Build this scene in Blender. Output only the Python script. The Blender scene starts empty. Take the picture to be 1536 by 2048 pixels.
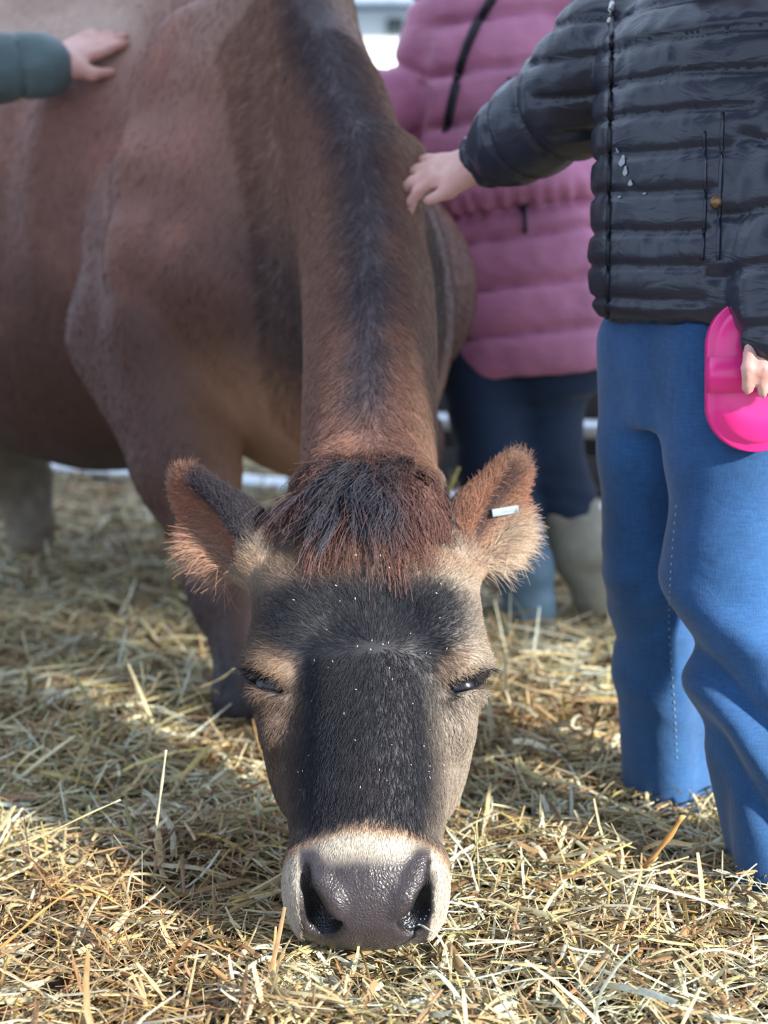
import bpy, math, random
import numpy as np
from mathutils import Vector, Matrix
from mathutils.bvhtree import BVHTree

random.seed(7)
RNG = np.random.default_rng(11)
scene = bpy.context.scene
COL = scene.collection

# ------------------------------------------------------------------ camera
CAM_H = 0.61
PITCH = math.radians(10.0)
FPX = 2800.0
cam_data = bpy.data.cameras.new('camera')
cam = bpy.data.objects.new('camera', cam_data)
COL.objects.link(cam)
cam.location = (0, 0, CAM_H)
cam.rotation_euler = (math.radians(90) - PITCH, 0, 0)
cam_data.sensor_fit = 'VERTICAL'
cam_data.sensor_height = 36.0
cam_data.lens = FPX / 2048.0 * 36.0
cam_data.clip_start = 0.05
cam_data.dof.use_dof = True
cam_data.dof.focus_distance = 1.27
cam_data.dof.aperture_fstop = 4.2
scene.camera = cam

# ------------------------------------------------------------------ world, sun, exposure
world = bpy.data.worlds.new('world')
scene.world = world
world.use_nodes = True
wn = world.node_tree.nodes
wl = world.node_tree.links
wn.clear()
w_out = wn.new('ShaderNodeOutputWorld')
w_bg = wn.new('ShaderNodeBackground')
w_bg.inputs['Color'].default_value = (0.62, 0.76, 1.0, 1)
w_bg.inputs['Strength'].default_value = 1.85
wl.new(w_bg.outputs[0], w_out.inputs[0])

sun_data = bpy.data.lights.new('sun', 'SUN')
sun_data.energy = 11.0
sun_data.angle = math.radians(4.0)
sun_data.color = (1.0, 0.95, 0.86)
sun = bpy.data.objects.new('sun', sun_data)
COL.objects.link(sun)
SUN_FROM = Vector((0.80, -0.60, 0.42)).normalized()
sun.rotation_euler = SUN_FROM.to_track_quat('Z', 'Y').to_euler()
sun.location = (3, -4, 4)

scene.view_settings.view_transform = 'Standard'
scene.view_settings.look = 'None'
scene.view_settings.gamma = 1.0
scene.view_settings.use_curve_mapping = False
scene.view_settings.exposure = 0.12
scene.cycles.adaptive_threshold = 0.03
scene.cycles.max_bounces = 5
scene.cycles.diffuse_bounces = 2
scene.cycles.glossy_bounces = 2

# ------------------------------------------------------------------ helpers
CP, SP = math.cos(PITCH), math.sin(PITCH)
def at(px, py, D):
    """point seen at a pixel of the 1536x2048 photograph, standing D metres away along the ground"""
    u = (px - 768.0) / FPX; v = (py - 1024.0) / FPX
    d = np.array([u, CP - v * SP, -SP - v * CP])
    return np.array([0, 0, CAM_H]) + d * (D / d[1])
def ray(px, py):
    u = (px - 768.0) / FPX; v = (py - 1024.0) / FPX
    return Vector((0, 0, CAM_H)), Vector((u, CP - v * SP, -SP - v * CP)).normalized()
def V3(*a): return np.array(a, dtype=float)
def unit(v): v = np.asarray(v, float); return v / np.linalg.norm(v)
def sstep(a, b, x):
    t = np.clip((x - a) / (b - a), 0, 1); return t * t * (3 - 2 * t)
def lerp(a, b, t): return a + (b - a) * t

def hash3(i, j, k, seed):
    n = (i * 374761393 + j * 668265263 + k * 2147483647 + seed * 1274126177) & 0xFFFFFFFF
    n = ((n ^ (n >> 13)) * 1274126177) & 0xFFFFFFFF
    n = ((n ^ (n >> 16)) * 2246822519) & 0xFFFFFFFF
    return ((n ^ (n >> 15)) & 0xFFFFFF) / float(0xFFFFFF)
def vnoise(P, scale=1.0, seed=0):
    """value noise in [-1, 1]; P (n,3)"""
    Q = np.asarray(P, float) * scale
    I = np.floor(Q).astype(np.int64); F = Q - I; F = F * F * (3 - 2 * F)
    r = 0
    for a in (0, 1):
        for b in (0, 1):
            for c in (0, 1):
                w = (F[:, 0] if a else 1 - F[:, 0]) * (F[:, 1] if b else 1 - F[:, 1]) * (F[:, 2] if c else 1 - F[:, 2])
                r = r + w * hash3(I[:, 0] + a, I[:, 1] + b, I[:, 2] + c, seed)
    return r * 2 - 1
def fbm(P, scale, oct=3, seed=0):
    r = 0; a = 1.0; t = 0
    for o in range(oct):
        r = r + a * vnoise(P, scale * 2 ** o, seed + o * 17); t += a; a *= 0.5
    return r / t

# ---- implicit modelling: primitives with bounds, blended smoothly, turned into one mesh with surface nets
class Prim:
    def __init__(s, fn, lo, hi, k, mode):
        s.fn, s.lo, s.hi, s.k, s.mode = fn, np.asarray(lo, float), np.asarray(hi, float), k, mode
class Sdf:
    def __init__(s): s.prims = []; s.post = None
    def add(s, fn, lo, hi, k=0.02, mode='u'): s.prims.append(Prim(fn, lo, hi, k, mode)); return s
    def ell(s, c, r, k=0.02, mode='u', R=None):
        """ellipsoid: centre, radii, R rows = local axes in world"""
        c = np.asarray(c, float); r = np.asarray(r, float); M = np.eye(3) if R is None else np.asarray(R, float)
        def fn(P):
            q = (P - c) @ M.T
            a = q / r; b = a / r
            k0 = np.sqrt((a * a).sum(1)); k1 = np.sqrt((b * b).sum(1)) + 1e-9
            return k0 * (k0 - 1) / k1
        e = np.sqrt(((M * r[:, None]) ** 2).sum(0))
        return s.add(fn, c - e, c + e, k, mode)
    def cap(s, a, b, ra, rb, k=0.02, mode='u', flat=None, fs=1.0):
        """tapered capsule; flat = axis along which it is squeezed by fs"""
        a = np.asarray(a, float); b = np.asarray(b, float); ab = b - a; L2 = ab @ ab + 1e-12
        if flat is not None: fl = unit(flat)
        def fn(P):
            q = P - a
            t = np.clip((q @ ab) / L2, 0, 1)
            w = q - t[:, None] * ab
            if flat is not None:
                c = w @ fl
                w = w + (c * (1 / fs - 1))[:, None] * fl
            d = np.sqrt((w * w).sum(1)) - (ra + (rb - ra) * t)
            return d * (fs if flat is not None and fs < 1 else 1.0)
        m = max(ra, rb) * (max(1, fs) if flat is not None else 1)
        return s.add(fn, np.minimum(a, b) - m, np.maximum(a, b) + m, k, mode)
    def path(s, pts, rs, k=0.02, mode='u', flat=None, fs=1.0):
        for i in range(len(pts) - 1): s.cap(pts[i], pts[i + 1], rs[i], rs[i + 1], k, mode, flat, fs)
        return s
    def loft(s, frame, st, w, rt, rb, k=0.02, p=2.3, mode='u', off=None):
        """tube of superellipse sections; frame = (origin, along, side, up); tables over the station st"""
        o, A, S, U = [np.asarray(x, float) for x in frame]
        st, w, rt, rb = [np.asarray(x, float) for x in (st, w, rt, rb)]
        def fn(P):
            q = P - o
            a = q @ A; t = q @ S; r = q @ U
            if off is not None: t = t - np.interp(a, st, off)
            W = np.interp(a, st, w); T = np.interp(a, st, rt); B = np.interp(a, st, rb)
            c = (T + B) / 2; h = (T - B) / 2
            n = (np.abs(t / W) ** p + np.abs((r - c) / h) ** p) ** (1 / p)
            d = (n - 1) * np.minimum(W, h)
            e = np.maximum(st[0] - a, a - st[-1])
            return np.where(e > 0, np.sqrt(np.maximum(d, 0) ** 2 + e ** 2) + np.minimum(d, 0) * 0, np.maximum(d, e))
        m = max(w.max(), np.abs(rt).max(), np.abs(rb).max())
        c0 = o + A * st[0]; c1 = o + A * st[-1]
        ext = np.abs(S) * (w.max() + (0 if off is None else np.abs(off).max())) + np.abs(U) * max(np.abs(rt).max(), np.abs(rb).max())
        return s.add(fn, np.minimum(c0, c1) - ext, np.maximum(c0, c1) + ext, k, mode)
    def eval(s, P, margin, whole=False):
        d = np.full(len(P), 1e3)
        plo, phi = P.min(0), P.max(0)
        for p in s.prims:
            m = margin + p.k
            if (p.lo - m > phi).any() or (p.hi + m < plo).any(): continue
            if whole: idx = slice(None)
            else:
                idx = np.nonzero(((P > p.lo - m) & (P < p.hi + m)).all(1))[0]
                if not len(idx): continue
            a = d[idx]; b = p.fn(P[idx]); k = p.k
            if p.mode == 'u':
                h = np.maximum(k - np.abs(a - b), 0) / k
                d[idx] = np.minimum(a, b) - h * h * k * 0.25
            else:
                b = -b
                h = np.maximum(k - np.abs(a - b), 0) / k
                d[idx] = np.maximum(a, b) + h * h * k * 0.25
        return d
    def bounds(s):
        u = [p for p in s.prims if p.mode == 'u']
        return np.min([p.lo for p in u], 0), np.max([p.hi for p in u], 0)

def axis_steps(lo, hi, coarse, fine=None, frange=None):
    if fine is None: return np.arange(lo - 2 * coarse, hi + 3 * coarse, coarse)
    out = []; x = lo - 2 * coarse
    while x < hi + 2 * coarse:
        out.append(x)
        x += fine if frange[0] <= x <= frange[1] else coarse
    return np.array(out)

def polygonise(sdf, h, fine=None, frange=None, B=6):
    lo, hi = sdf.bounds()
    ax = [axis_steps(lo[i], hi[i], h, fine, None if frange is None else frange[i]) for i in range(3)]
    nb = [int(math.ceil((len(a) - 1) / B)) for a in ax]
    for i in range(3):
        need = nb[i] * B + 1 - len(ax[i])
        if need > 0: ax[i] = np.concatenate([ax[i], ax[i][-1] + h * np.arange(1, need + 1)])
    cen = [(a[0:-1:B][:n] + a[B::B][:n]) / 2 for a, n in zip(ax, nb)]
    siz = [(a[B::B][:n] - a[0:-1:B][:n]) for a, n in zip(ax, nb)]
    G = np.stack(np.meshgrid(*cen, indexing='ij'), -1).reshape(-1, 3)
    S = np.stack(np.meshgrid(*siz, indexing='ij'), -1).reshape(-1, 3)
    diag = np.sqrt((S ** 2).sum(1)) * 0.5
    d = sdf.eval(G, diag.max() * 2)
    act = np.nonzero(np.abs(d) < diag * 1.9 + h * 0.5)[0]
    bi = np.stack(np.unravel_index(act, nb), 1)
    key = sum((((bi[:, i] >> b_) & 1) << (3 * b_ + i)) for i in range(3) for b_ in range(9))
    bi = bi[np.argsort(key)] * B
    r = np.arange(B + 1)
    IX = bi[:, 0, None] + r; IY = bi[:, 1, None] + r; IZ = bi[:, 2, None] + r
    n = len(act)
    Vv = np.empty((n, B + 1, B + 1, B + 1), np.float32)
    CH = 48
    for c in range(0, n, CH):
        X = ax[0][IX[c:c + CH]][:, :, None, None]; Y = ax[1][IY[c:c + CH]][:, None, :, None]; Z = ax[2][IZ[c:c + CH]][:, None, None, :]
        X, Y, Z = np.broadcast_arrays(X, Y, Z)
        P = np.stack([X, Y, Z], -1).reshape(-1, 3)
        Vv[c:c + CH] = sdf.eval(P, h * 2 + 0.03, True).reshape(X.shape)
    neg = Vv < 0
    cs = sum(neg[:, a:a + B, b:b + B, c:c + B].astype(np.int8) for a in (0, 1) for b in (0, 1) for c in (0, 1))
    cb, ci, cj, ck = np.nonzero((cs > 0) & (cs < 8))
    gi, gj, gk = bi[cb, 0] + ci, bi[cb, 1] + cj, bi[cb, 2] + ck
    N = [len(a) for a in ax]
    acc = np.zeros((len(cb), 3)); cnt = np.zeros(len(cb))
    corner = [(a, b, c) for a in (0, 1) for b in (0, 1) for c in (0, 1)]
    val = {q: Vv[cb, ci + q[0], cj + q[1], ck + q[2]].astype(float) for q in corner}
    for q in corner:
        for axn in range(3):
            if q[axn]: continue
            q2 = list(q); q2[axn] = 1; q2 = tuple(q2)
            a, b = val[q], val[q2]
            m = (a < 0) != (b < 0)
            t = np.where(m, a / np.where(m, a - b, 1), 0)
            off = np.array(q, float)[None, :].repeat(len(cb), 0); off[:, axn] = t
            acc[m] += off[m]; cnt[m] += 1
    acc /= cnt[:, None]
    g = np.stack([gi, gj, gk], 1)
    verts = np.empty_like(acc)
    for i in range(3):
        x0 = ax[i][g[:, i]]; x1 = ax[i][g[:, i] + 1]
        verts[:, i] = x0 + (x1 - x0) * acc[:, i]
    flat = (g[:, 0].astype(np.int64) * N[1] + g[:, 1]) * N[2] + g[:, 2]
    order = np.argsort(flat); sf = flat[order]
    def find(i, j, k):
        f = (i.astype(np.int64) * N[1] + j) * N[2] + k
        p = np.clip(np.searchsorted(sf, f), 0, len(sf) - 1)
        ok = sf[p] == f
        return np.where(ok, order[p], -1)
    quads = []
    for axn in range(3):
        sl0 = [slice(0, B)] * 3; sl1 = [slice(0, B)] * 3; sl1[axn] = slice(1, B + 1)
        n0 = neg[:, sl0[0], sl0[1], sl0[2]]; n1 = neg[:, sl1[0], sl1[1], sl1[2]]
        eb, ei, ej, ek = np.nonzero(n0 != n1)
        f0 = n0[eb, ei, ej, ek]
        I = [bi[eb, 0] + ei, bi[eb, 1] + ej, bi[eb, 2] + ek]
        u, v = (axn + 1) % 3, (axn + 2) % 3
        def cell(du, dv):
            J = [x.copy() for x in I]; J[u] = J[u] - du; J[v] = J[v] - dv
            return find(*J)
        q = np.stack([cell(1, 1), cell(0, 1), cell(0, 0), cell(1, 0)], 1)
        q[~f0] = q[~f0][:, ::-1]
        quads.append(q[(q >= 0).all(1)])
    return verts, np.concatenate(quads)

def smooth_mesh(v, q, it=2, lam=0.5):
    e = np.concatenate([q[:, [0, 1]], q[:, [1, 2]], q[:, [2, 3]], q[:, [3, 0]]])
    for _ in range(it):
        for l in (lam, -lam * 1.03):
            acc = np.zeros_like(v); c = np.zeros(len(v))
            for i in range(3):
                acc[:, i] = np.bincount(e[:, 0], v[e[:, 1], i], len(v)) + np.bincount(e[:, 1], v[e[:, 0], i], len(v))
            c = np.bincount(e[:, 0], minlength=len(v)) + np.bincount(e[:, 1], minlength=len(v))
            v = v + l * (acc / np.maximum(c, 1)[:, None] - v)
    return v
def normals(v, q):
    n = np.cross(v[q[:, 2]] - v[q[:, 0]], v[q[:, 3]] - v[q[:, 1]])
    out = np.zeros_like(v)
    for i in range(3):
        for j in range(4): out[:, i] += np.bincount(q[:, j], n[:, i], len(v))
    return out / (np.linalg.norm(out, axis=1)[:, None] + 1e-12)

def mesh_np(name, v, q, mat, parent=None, smooth=True, color=None, attrs=None):
    me = bpy.data.meshes.new(name)
    v = np.asarray(v, np.float32); q = np.asarray(q, np.int32)
    me.vertices.add(len(v)); me.vertices.foreach_set('co', v.ravel())
    k = q.shape[1]
    me.loops.add(q.size); me.loops.foreach_set('vertex_index', q.ravel())
    me.polygons.add(len(q)); me.polygons.foreach_set('loop_start', np.arange(0, q.size, k, dtype=np.int32))
    me.update(calc_edges=True); me.validate()
    if smooth: me.polygons.foreach_set('use_smooth', np.ones(len(me.polygons), bool))
    if color is not None:
        a = me.attributes.new('tint', 'FLOAT_COLOR', 'POINT')
        c = np.ones((len(v), 4), np.float32); c[:, :3] = color
        a.data.foreach_set('color', c.ravel())
    for nm, arr in (attrs or {}).items():
        a = me.attributes.new(nm, 'FLOAT', 'POINT'); a.data.foreach_set('value', np.asarray(arr, np.float32))
    if mat is not None: me.materials.append(mat)
    o = bpy.data.objects.new(name, me); COL.objects.link(o)
    if parent is not None: o.parent = parent
    return o
def tag(o, label=None, cat=None, group=None, kind=None):
    if label: o['label'] = label
    if cat: o['category'] = cat
    if group: o['group'] = group
    if kind: o['kind'] = kind
    return o
def empty(name, loc):
    """an Empty at the thing's base; children keep world coordinates through their inverse"""
    o = bpy.data.objects.new(name, None); COL.objects.link(o); o.location = loc; o.empty_display_size = 0.1
    return o
def adopt(o, parent):
    o.parent = parent
    base = Matrix.Identity(4)
    p = parent; chain = []
    while p is not None: chain.append(p); p = p.parent
    for p in reversed(chain): base = base @ p.matrix_parent_inverse @ Matrix.LocRotScale(p.location, p.rotation_euler, p.scale)
    o.matrix_parent_inverse = base.inverted()
    return o
def tube(pts, r, sides=6, closed=False, flat=None):
    """quads of a tube along points; r scalar or list"""
    pts = np.asarray(pts, float); n = len(pts); r = np.broadcast_to(np.asarray(r, float), (n,))
    T = np.gradient(pts, axis=0); T /= np.linalg.norm(T, axis=1)[:, None] + 1e-12
    up = np.array([0.13, 0.27, 0.95]); vs = []
    for i in range(n):
        a = np.cross(T[i], up); a /= np.linalg.norm(a) + 1e-12; b = np.cross(a, T[i])
        if flat is not None: b = b * flat
        for k in range(sides):
            w = 2 * math.pi * k / sides
            vs.append(pts[i] + r[i] * (math.cos(w) * a + math.sin(w) * b))
    qs = []
    for i in range(n - 1):
        for k in range(sides):
            k2 = (k + 1) % sides
            qs.append((i * sides + k, i * sides + k2, (i + 1) * sides + k2, (i + 1) * sides + k))
    vs.append(pts[0]); vs.append(pts[-1]); c0, c1 = len(vs) - 2, len(vs) - 1
    for k in range(0, sides, 2):
        qs.append((c0, (k + 2) % sides, (k + 1) % sides, k))
        b = (n - 1) * sides
        qs.append((c1, b + k, b + (k + 1) % sides, b + (k + 2) % sides))
    return np.array(vs), np.array(qs)
def spline(pts, n=24):
    """Catmull-Rom through points"""
    P = np.asarray(pts, float); P = np.vstack([2 * P[0] - P[1], P, 2 * P[-1] - P[-2]])
    out = []; m = len(P) - 3
    for t in np.linspace(0, m - 1e-6, n):
        i = int(t); f = t - i
        a, b, c, d = P[i:i + 4]
        out.append(0.5 * ((2 * b) + (-a + c) * f + (2 * a - 5 * b + 4 * c - d) * f * f + (-a + 3 * b - 3 * c + d) * f ** 3))
    return np.array(out)

# ------------------------------------------------------------------ materials
def new_mat(name):
    m = bpy.data.materials.new(name); m.use_nodes = True
    nt = m.node_tree; b = nt.nodes['Principled BSDF']
    return m, nt, b
def N(nt, t, **kw):
    n = nt.nodes.new(t)
    for k, v in kw.items(): setattr(n, k, v)
    return n
def noise_node(nt, scale, detail=3, rough=0.5, vec=None, dist=0.0):
    n = N(nt, 'ShaderNodeTexNoise'); n.inputs['Scale'].default_value = scale; n.inputs['Detail'].default_value = detail
    n.inputs['Roughness'].default_value = rough; n.inputs['Distortion'].default_value = dist
    if vec is not None: nt.links.new(vec, n.inputs['Vector'])
    return n
def mapping(nt, scale, rot=(0, 0, 0)):
    tc = N(nt, 'ShaderNodeTexCoord'); mp = N(nt, 'ShaderNodeMapping')
    mp.inputs['Scale'].default_value = scale; mp.inputs['Rotation'].default_value = rot
    nt.links.new(tc.outputs['Object'], mp.inputs['Vector'])
    return mp.outputs['Vector']
def ramp(nt, fac, stops):
    r = N(nt, 'ShaderNodeValToRGB'); e = r.color_ramp.elements
    while len(e) < len(stops): e.new(0.5)
    for i, (p, c) in enumerate(stops): e[i].position = p; e[i].color = (*c, 1)
    nt.links.new(fac, r.inputs['Fac']); return r.outputs['Color']
def bump(nt, height, strength, dist, b, prev=None):
    n = N(nt, 'ShaderNodeBump'); n.inputs['Strength'].default_value = strength; n.inputs['Distance'].default_value = dist
    nt.links.new(height, n.inputs['Height'])
    if prev is not None: nt.links.new(prev, n.inputs['Normal'])
    if b is not None: nt.links.new(n.outputs['Normal'], b.inputs['Normal'])
    return n.outputs['Normal']
def plain(name, col, rough=0.6, metal=0.0, nscale=40, var=0.25, bmp=0.1, bdist=0.002, spec=0.5, sheen=0.0):
    m, nt, b = new_mat(name)
    v = mapping(nt, (1, 1, 1)); n = noise_node(nt, nscale, 4, 0.55, v)
    c = np.array(col)
    nt.links.new(ramp(nt, n.outputs['Fac'], [(0.25, tuple(c * (1 - var))), (0.75, tuple(np.minimum(c * (1 + var), 1)))]), b.inputs['Base Color'])
    b.inputs['Roughness'].default_value = rough; b.inputs['Metallic'].default_value = metal
    b.inputs['Specular IOR Level'].default_value = spec
    if sheen: b.inputs['Sheen Weight'].default_value = sheen
    if bmp: bump(nt, n.outputs['Fac'], bmp, bdist, b)
    return m

# ================================================================== the cow
# body frame: W = withers (top of the shoulders), CA = towards the tail, CL = to the cow's left
W = V3(-0.135, 2.20, 1.07)
CA = unit(V3(-0.62, 0.785, 0)); CL = V3(CA[1], -CA[0], 0)
def bp(al, lat, z): return V3(W[0], W[1], 0) + CA * al + CL * lat + V3(0, 0, z)
BR = np.stack([CA, CL, V3(0, 0, 1)])
def tilt(R, axis, ang):
    M = np.array(Matrix.Rotation(math.radians(ang), 3, Vector(axis)))
    return (M @ np.asarray(R).T).T
# head frame: HA = poll, HU = down the face, HN = out of the face
HX = -0.0165
HA = V3(HX, 1.417, 0.3975)
HN = V3(0, -0.788, 0.616); HU = V3(0, -0.616, -0.788); HS = V3(1, 0, 0)
HR = np.stack([HU, HS, HN])
def hp(s, t, r=0.0): return HA + HU * s + HS * t + HN * r
# neck frame
NA = V3(HX, 1.43, 0.415); NU = unit(V3(0.0, 0.759, 0.651)); NS = unit(np.cross(NU, V3(0, 0, 1))); NN = np.cross(NS, NU)

cow = Sdf()
# trunk
cow.ell(bp(0.68, 0, 0.68), (0.58, 0.315, 0.38), 0.06, R=BR)
cow.ell(bp(0.26, 0, 0.45), (0.30, 0.17, 0.16), 0.08, R=BR)
cow.ell(bp(0.67, 0, 0.53), (0.48, 0.335, 0.31), 0.10, R=BR)
cow.ell(bp(1.02, 0, 0.86), (0.34, 0.25, 0.30), 0.12, R=BR)
cow.cap(bp(-0.02, 0, 1.01), bp(0.25, 0, 1.03), 0.055, 0.055, 0.14)
cow.ell(bp(0.08, -0.02, 0.85), (0.16, 0.10, 0.18), 0.10, R=BR)
cow.cap(bp(0.2, 0, 1.05), bp(0.7, 0, 1.09), 0.045, 0.05, 0.12)
cow.cap(bp(0.7, 0, 1.09), bp(1.2, 0, 1.13), 0.05, 0.05, 0.12)
for sgn in (-1, 1):
    cow.ell(bp(0.93, sgn * 0.23, 1.08), (0.08, 0.05, 0.05), 0.12, R=BR)             # hook bones
    cow.ell(bp(0.05, sgn * (0.115 if sgn > 0 else 0.135), 0.71 if sgn > 0 else 0.78), (0.165, 0.075, 0.21 if sgn > 0 else 0.29), 0.06, R=tilt(tilt(BR, CL, 14), CA, -sgn * 15))   # shoulder blade
    cow.ell(bp(0.09, sgn * 0.205, 0.58), (0.13, 0.080, 0.19), 0.08, R=tilt(BR, CL, -12))  # upper arm muscle
    cow.ell(bp(-0.06, sgn * (0.195 if sgn > 0 else 0.175), 0.57), (0.10, 0.085, 0.13), 0.08, R=BR)          # point of the shoulder
    cow.cap(bp(0.05, sgn * 0.05, 1.02), bp(0.15, sgn * 0.21, 0.66), 0.03, 0.03, 0.06)     # ridge of the blade
cow.ell(bp(-0.05, 0, 0.55), (0.24, 0.19, 0.27), 0.08, R=BR)                        # chest
cow.ell(bp(-0.16, 0, 0.46), (0.10, 0.08, 0.16), 0.08, R=BR)                        # brisket
# fore legs
rk = V3(-0.225, 1.93, 0.155)
cow.path([bp(0.12, -0.205, 0.50), at(372, 930, 2.02), rk, at(487, 1400, 1.85), V3(-0.19, 1.84, -0.10)], [0.115, 0.068, 0.040, 0.030, 0.036], 0.05)
cow.ell(rk + V3(0, 0, 0.0), (0.042, 0.044, 0.055), 0.02)
cow.path([bp(0.10, 0.12, 0.48), V3(0.030, 2.26, 0.33), V3(0.045, 2.20, 0.14), V3(0.05, 2.18, 0.0), V3(0.045, 2.15, -0.10)], [0.09, 0.055, 0.040, 0.030, 0.036], 0.05)
# hind legs
hh = at(35, 955, 3.0)
cow.path([bp(1.0, -0.19, 0.70), bp(0.92, -0.20, 0.42), hh, at(62, 1050, 2.98), V3(-0.77, 2.93, -0.10)], [0.19, 0.12, 0.060, 0.036, 0.042], 0.06)
cow.path([bp(0.95, 0.17, 0.70), bp(0.88, 0.26, 0.42), V3(-0.44, 3.15, 0.15), V3(-0.43, 3.11, 0.0), V3(-0.42, 3.08, -0.10)], [0.19, 0.12, 0.055, 0.034, 0.042], 0.06)
cow.path([bp(1.24, 0, 1.11), bp(1.33, 0, 0.98), bp(1.36, 0, 0.55), bp(1.36, 0, 0.25)], [0.05, 0.035, 0.02, 0.035], 0.03)
# hooves are part of the legs
for f in (V3(-0.19, 1.83, -0.125), V3(0.045, 2.14, -0.125), V3(-0.77, 2.92, -0.125), V3(-0.42, 3.07, -0.125)):
    cow.ell(f, (0.045, 0.06, 0.035), 0.02)
# neck
st = [0.0, 0.12, 0.25, 0.40, 0.55, 0.70, 0.85, 1.0]
N_OFF = [0, 0, 0, -0.004, -0.020, -0.056, -0.10, -0.145]
cow.loft((NA, NU, NS, NN), st, [0.072, 0.075, 0.078, 0.081, 0.082, 0.080, 0.075, 0.06],
         [-0.005, 0.0, 0.004, 0.002, -0.002, -0.010, -0.01, -0.02],
         [-0.19, -0.215, -0.25, -0.30, -0.36, -0.42, -0.48, -0.50], 0.085, 2.35, off=N_OFF)
cow.cap(NA + NU * 0.50 - NN * 0.045, bp(0.0, 0, 1.0), 0.045, 0.055, 0.06)   # crest into the withers
cow.ell(NA + NU * 0.52 + NS * 0.015 - NN * 0.012, (0.03, 0.05, 0.03), 0.04, R=np.stack([NU, NS, NN]))
# head
sv = [-0.03, 0.0, 0.04, 0.078, 0.12, 0.156, 0.182, 0.207, 0.232, 0.257, 0.281, 0.305, 0.33, 0.353, 0.372, 0.386, 0.41, 0.43, 0.445]
wv = [0.055, 0.072, 0.080, 0.087, 0.099, 0.104, 0.106, 0.104, 0.099, 0.0925, 0.0855, 0.0790, 0.0750, 0.0710, 0.0685, 0.0685, 0.0670, 0.064, 0.058]
tv = [-0.02, -0.006, 0.002, 0.006, 0.006, 0.004, 0.001, -0.002, -0.004, -0.004, -0.003, -0.002, -0.001, 0.0, 0.001, 0.001, -0.004, -0.012, -0.022]
bv = [-0.13, -0.16, -0.185, -0.20, -0.21, -0.215, -0.215, -0.21, -0.20, -0.185, -0.17, -0.155, -0.14, -0.128, -0.12, -0.118, -0.115, -0.11, -0.10]
cow.loft((HA, HU, HS, HN), sv, wv, tv, bv, 0.03, 2.45)
cow.ell(hp(0.005, 0, -0.04), (0.05, 0.075, 0.055), 0.03, R=HR)                        # poll
for sg in (-1, 1):
    cow.ell(hp(0.150, sg * 0.072, -0.028), (0.058, 0.040, 0.040), 0.035, R=HR)        # brow
    cow.ell(hp(0.190, sg * 0.092, -0.038), (0.030, 0.026, 0.030), 0.022, R=HR)        # rim of the orbit
    cow.ell(hp(0.226, sg * 0.060, 0.010), (0.030, 0.013, 0.016), 0.022, 's', R=HR)    # hollow below the inner corner of the eye
    cow.ell(hp(0.240, sg * 0.090, -0.055), (0.030, 0.014, 0.024), 0.02, R=HR)         # below the eye
    cow.ell(hp(0.290, sg * 0.078, 0.004), (0.075, 0.022, 0.020), 0.03, 's', R=HR)     # flat of the cheek beside the nose bone
    cow.ell(hp(0.22, sg * 0.072, -0.13), (0.09, 0.026, 0.06), 0.04, R=HR)             # chewing muscle
cow.cap(hp(0.20, 0, -0.040), hp(0.365, 0, -0.034), 0.046, 0.040, 0.03)               # nose bone
cow.ell(hp(0.085, 0, -0.025), (0.06, 0.05, 0.035), 0.04, R=HR)
# muzzle
MZ = tilt(HR, (1, 0, 0), 0)
cow.ell(hp(0.402, 0, -0.046), (0.046, 0.0715, 0.050), 0.022, R=HR)
cow.ell(hp(0.420, 0, -0.066), (0.034, 0.066, 0.052), 0.025, R=HR)
cow.ell(hp(0.405, 0, -0.110), (0.040, 0.052, 0.030), 0.02, R=HR)                       # lower lip and chin
for sg in (-1, 1):
    cow.ell(hp(0.398, sg * 0.054, -0.030), (0.030, 0.016, 0.024), 0.016, R=HR)        # wing of the nostril
EARS = []
def trace(px, py, sdf, t0=0.9, t1=4.0, n=120):
    """where the line of sight first meets an implicit surface"""
    o, d = ray(px, py); o = np.array(o); d = np.array(d)
    T = np.linspace(t0, t1, n); v = sdf.eval(o + T[:, None] * d, 0.2)
    i = int(np.argmax(v < 0))
    a, b = T[max(i - 1, 0)], T[i]
    for _ in range(12):
        m = (a + b) / 2
        if sdf.eval((o + m * d)[None], 0.2)[0] < 0: b = m
        else: a = m
    return o + b * d, d
def bore(pts, rs, depth, k=0.008):
    q = []
    for (x, y), dp in zip(pts, depth):
        p, d = trace(x, y, base_sdf); q.append(p + d * dp)
    for i in range(len(q) - 1): cow.cap(q[i], q[i + 1], rs[i], rs[i + 1], k, 's')
    return q
# rear edge of the right shoulder blade, drawn tight under the hide
blade = []
base_sdf = Sdf(); base_sdf.prims = list(cow.prims)
fill = []
for (x, y) in ((480, 0), (322, 100), (285, 165), (250, 330), (235, 500), (242, 640), (268, 800)):
    p_, d_ = trace(x + 72, y + 14, base_sdf); blade.append(p_ + d_ * (0.038 if y < 400 else 0.044 if y < 600 else 0.052))
    p_, d_ = trace(x + 200, y + 30, base_sdf); fill.append(p_ + d_ * 0.058)
cow.path(blade, [0.060] * 7, 0.035)
cow.path(fill[1:5], [0.060, 0.075, 0.075, 0.075], 0.06)
base_sdf = Sdf(); base_sdf.prims = list(cow.prims)
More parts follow.
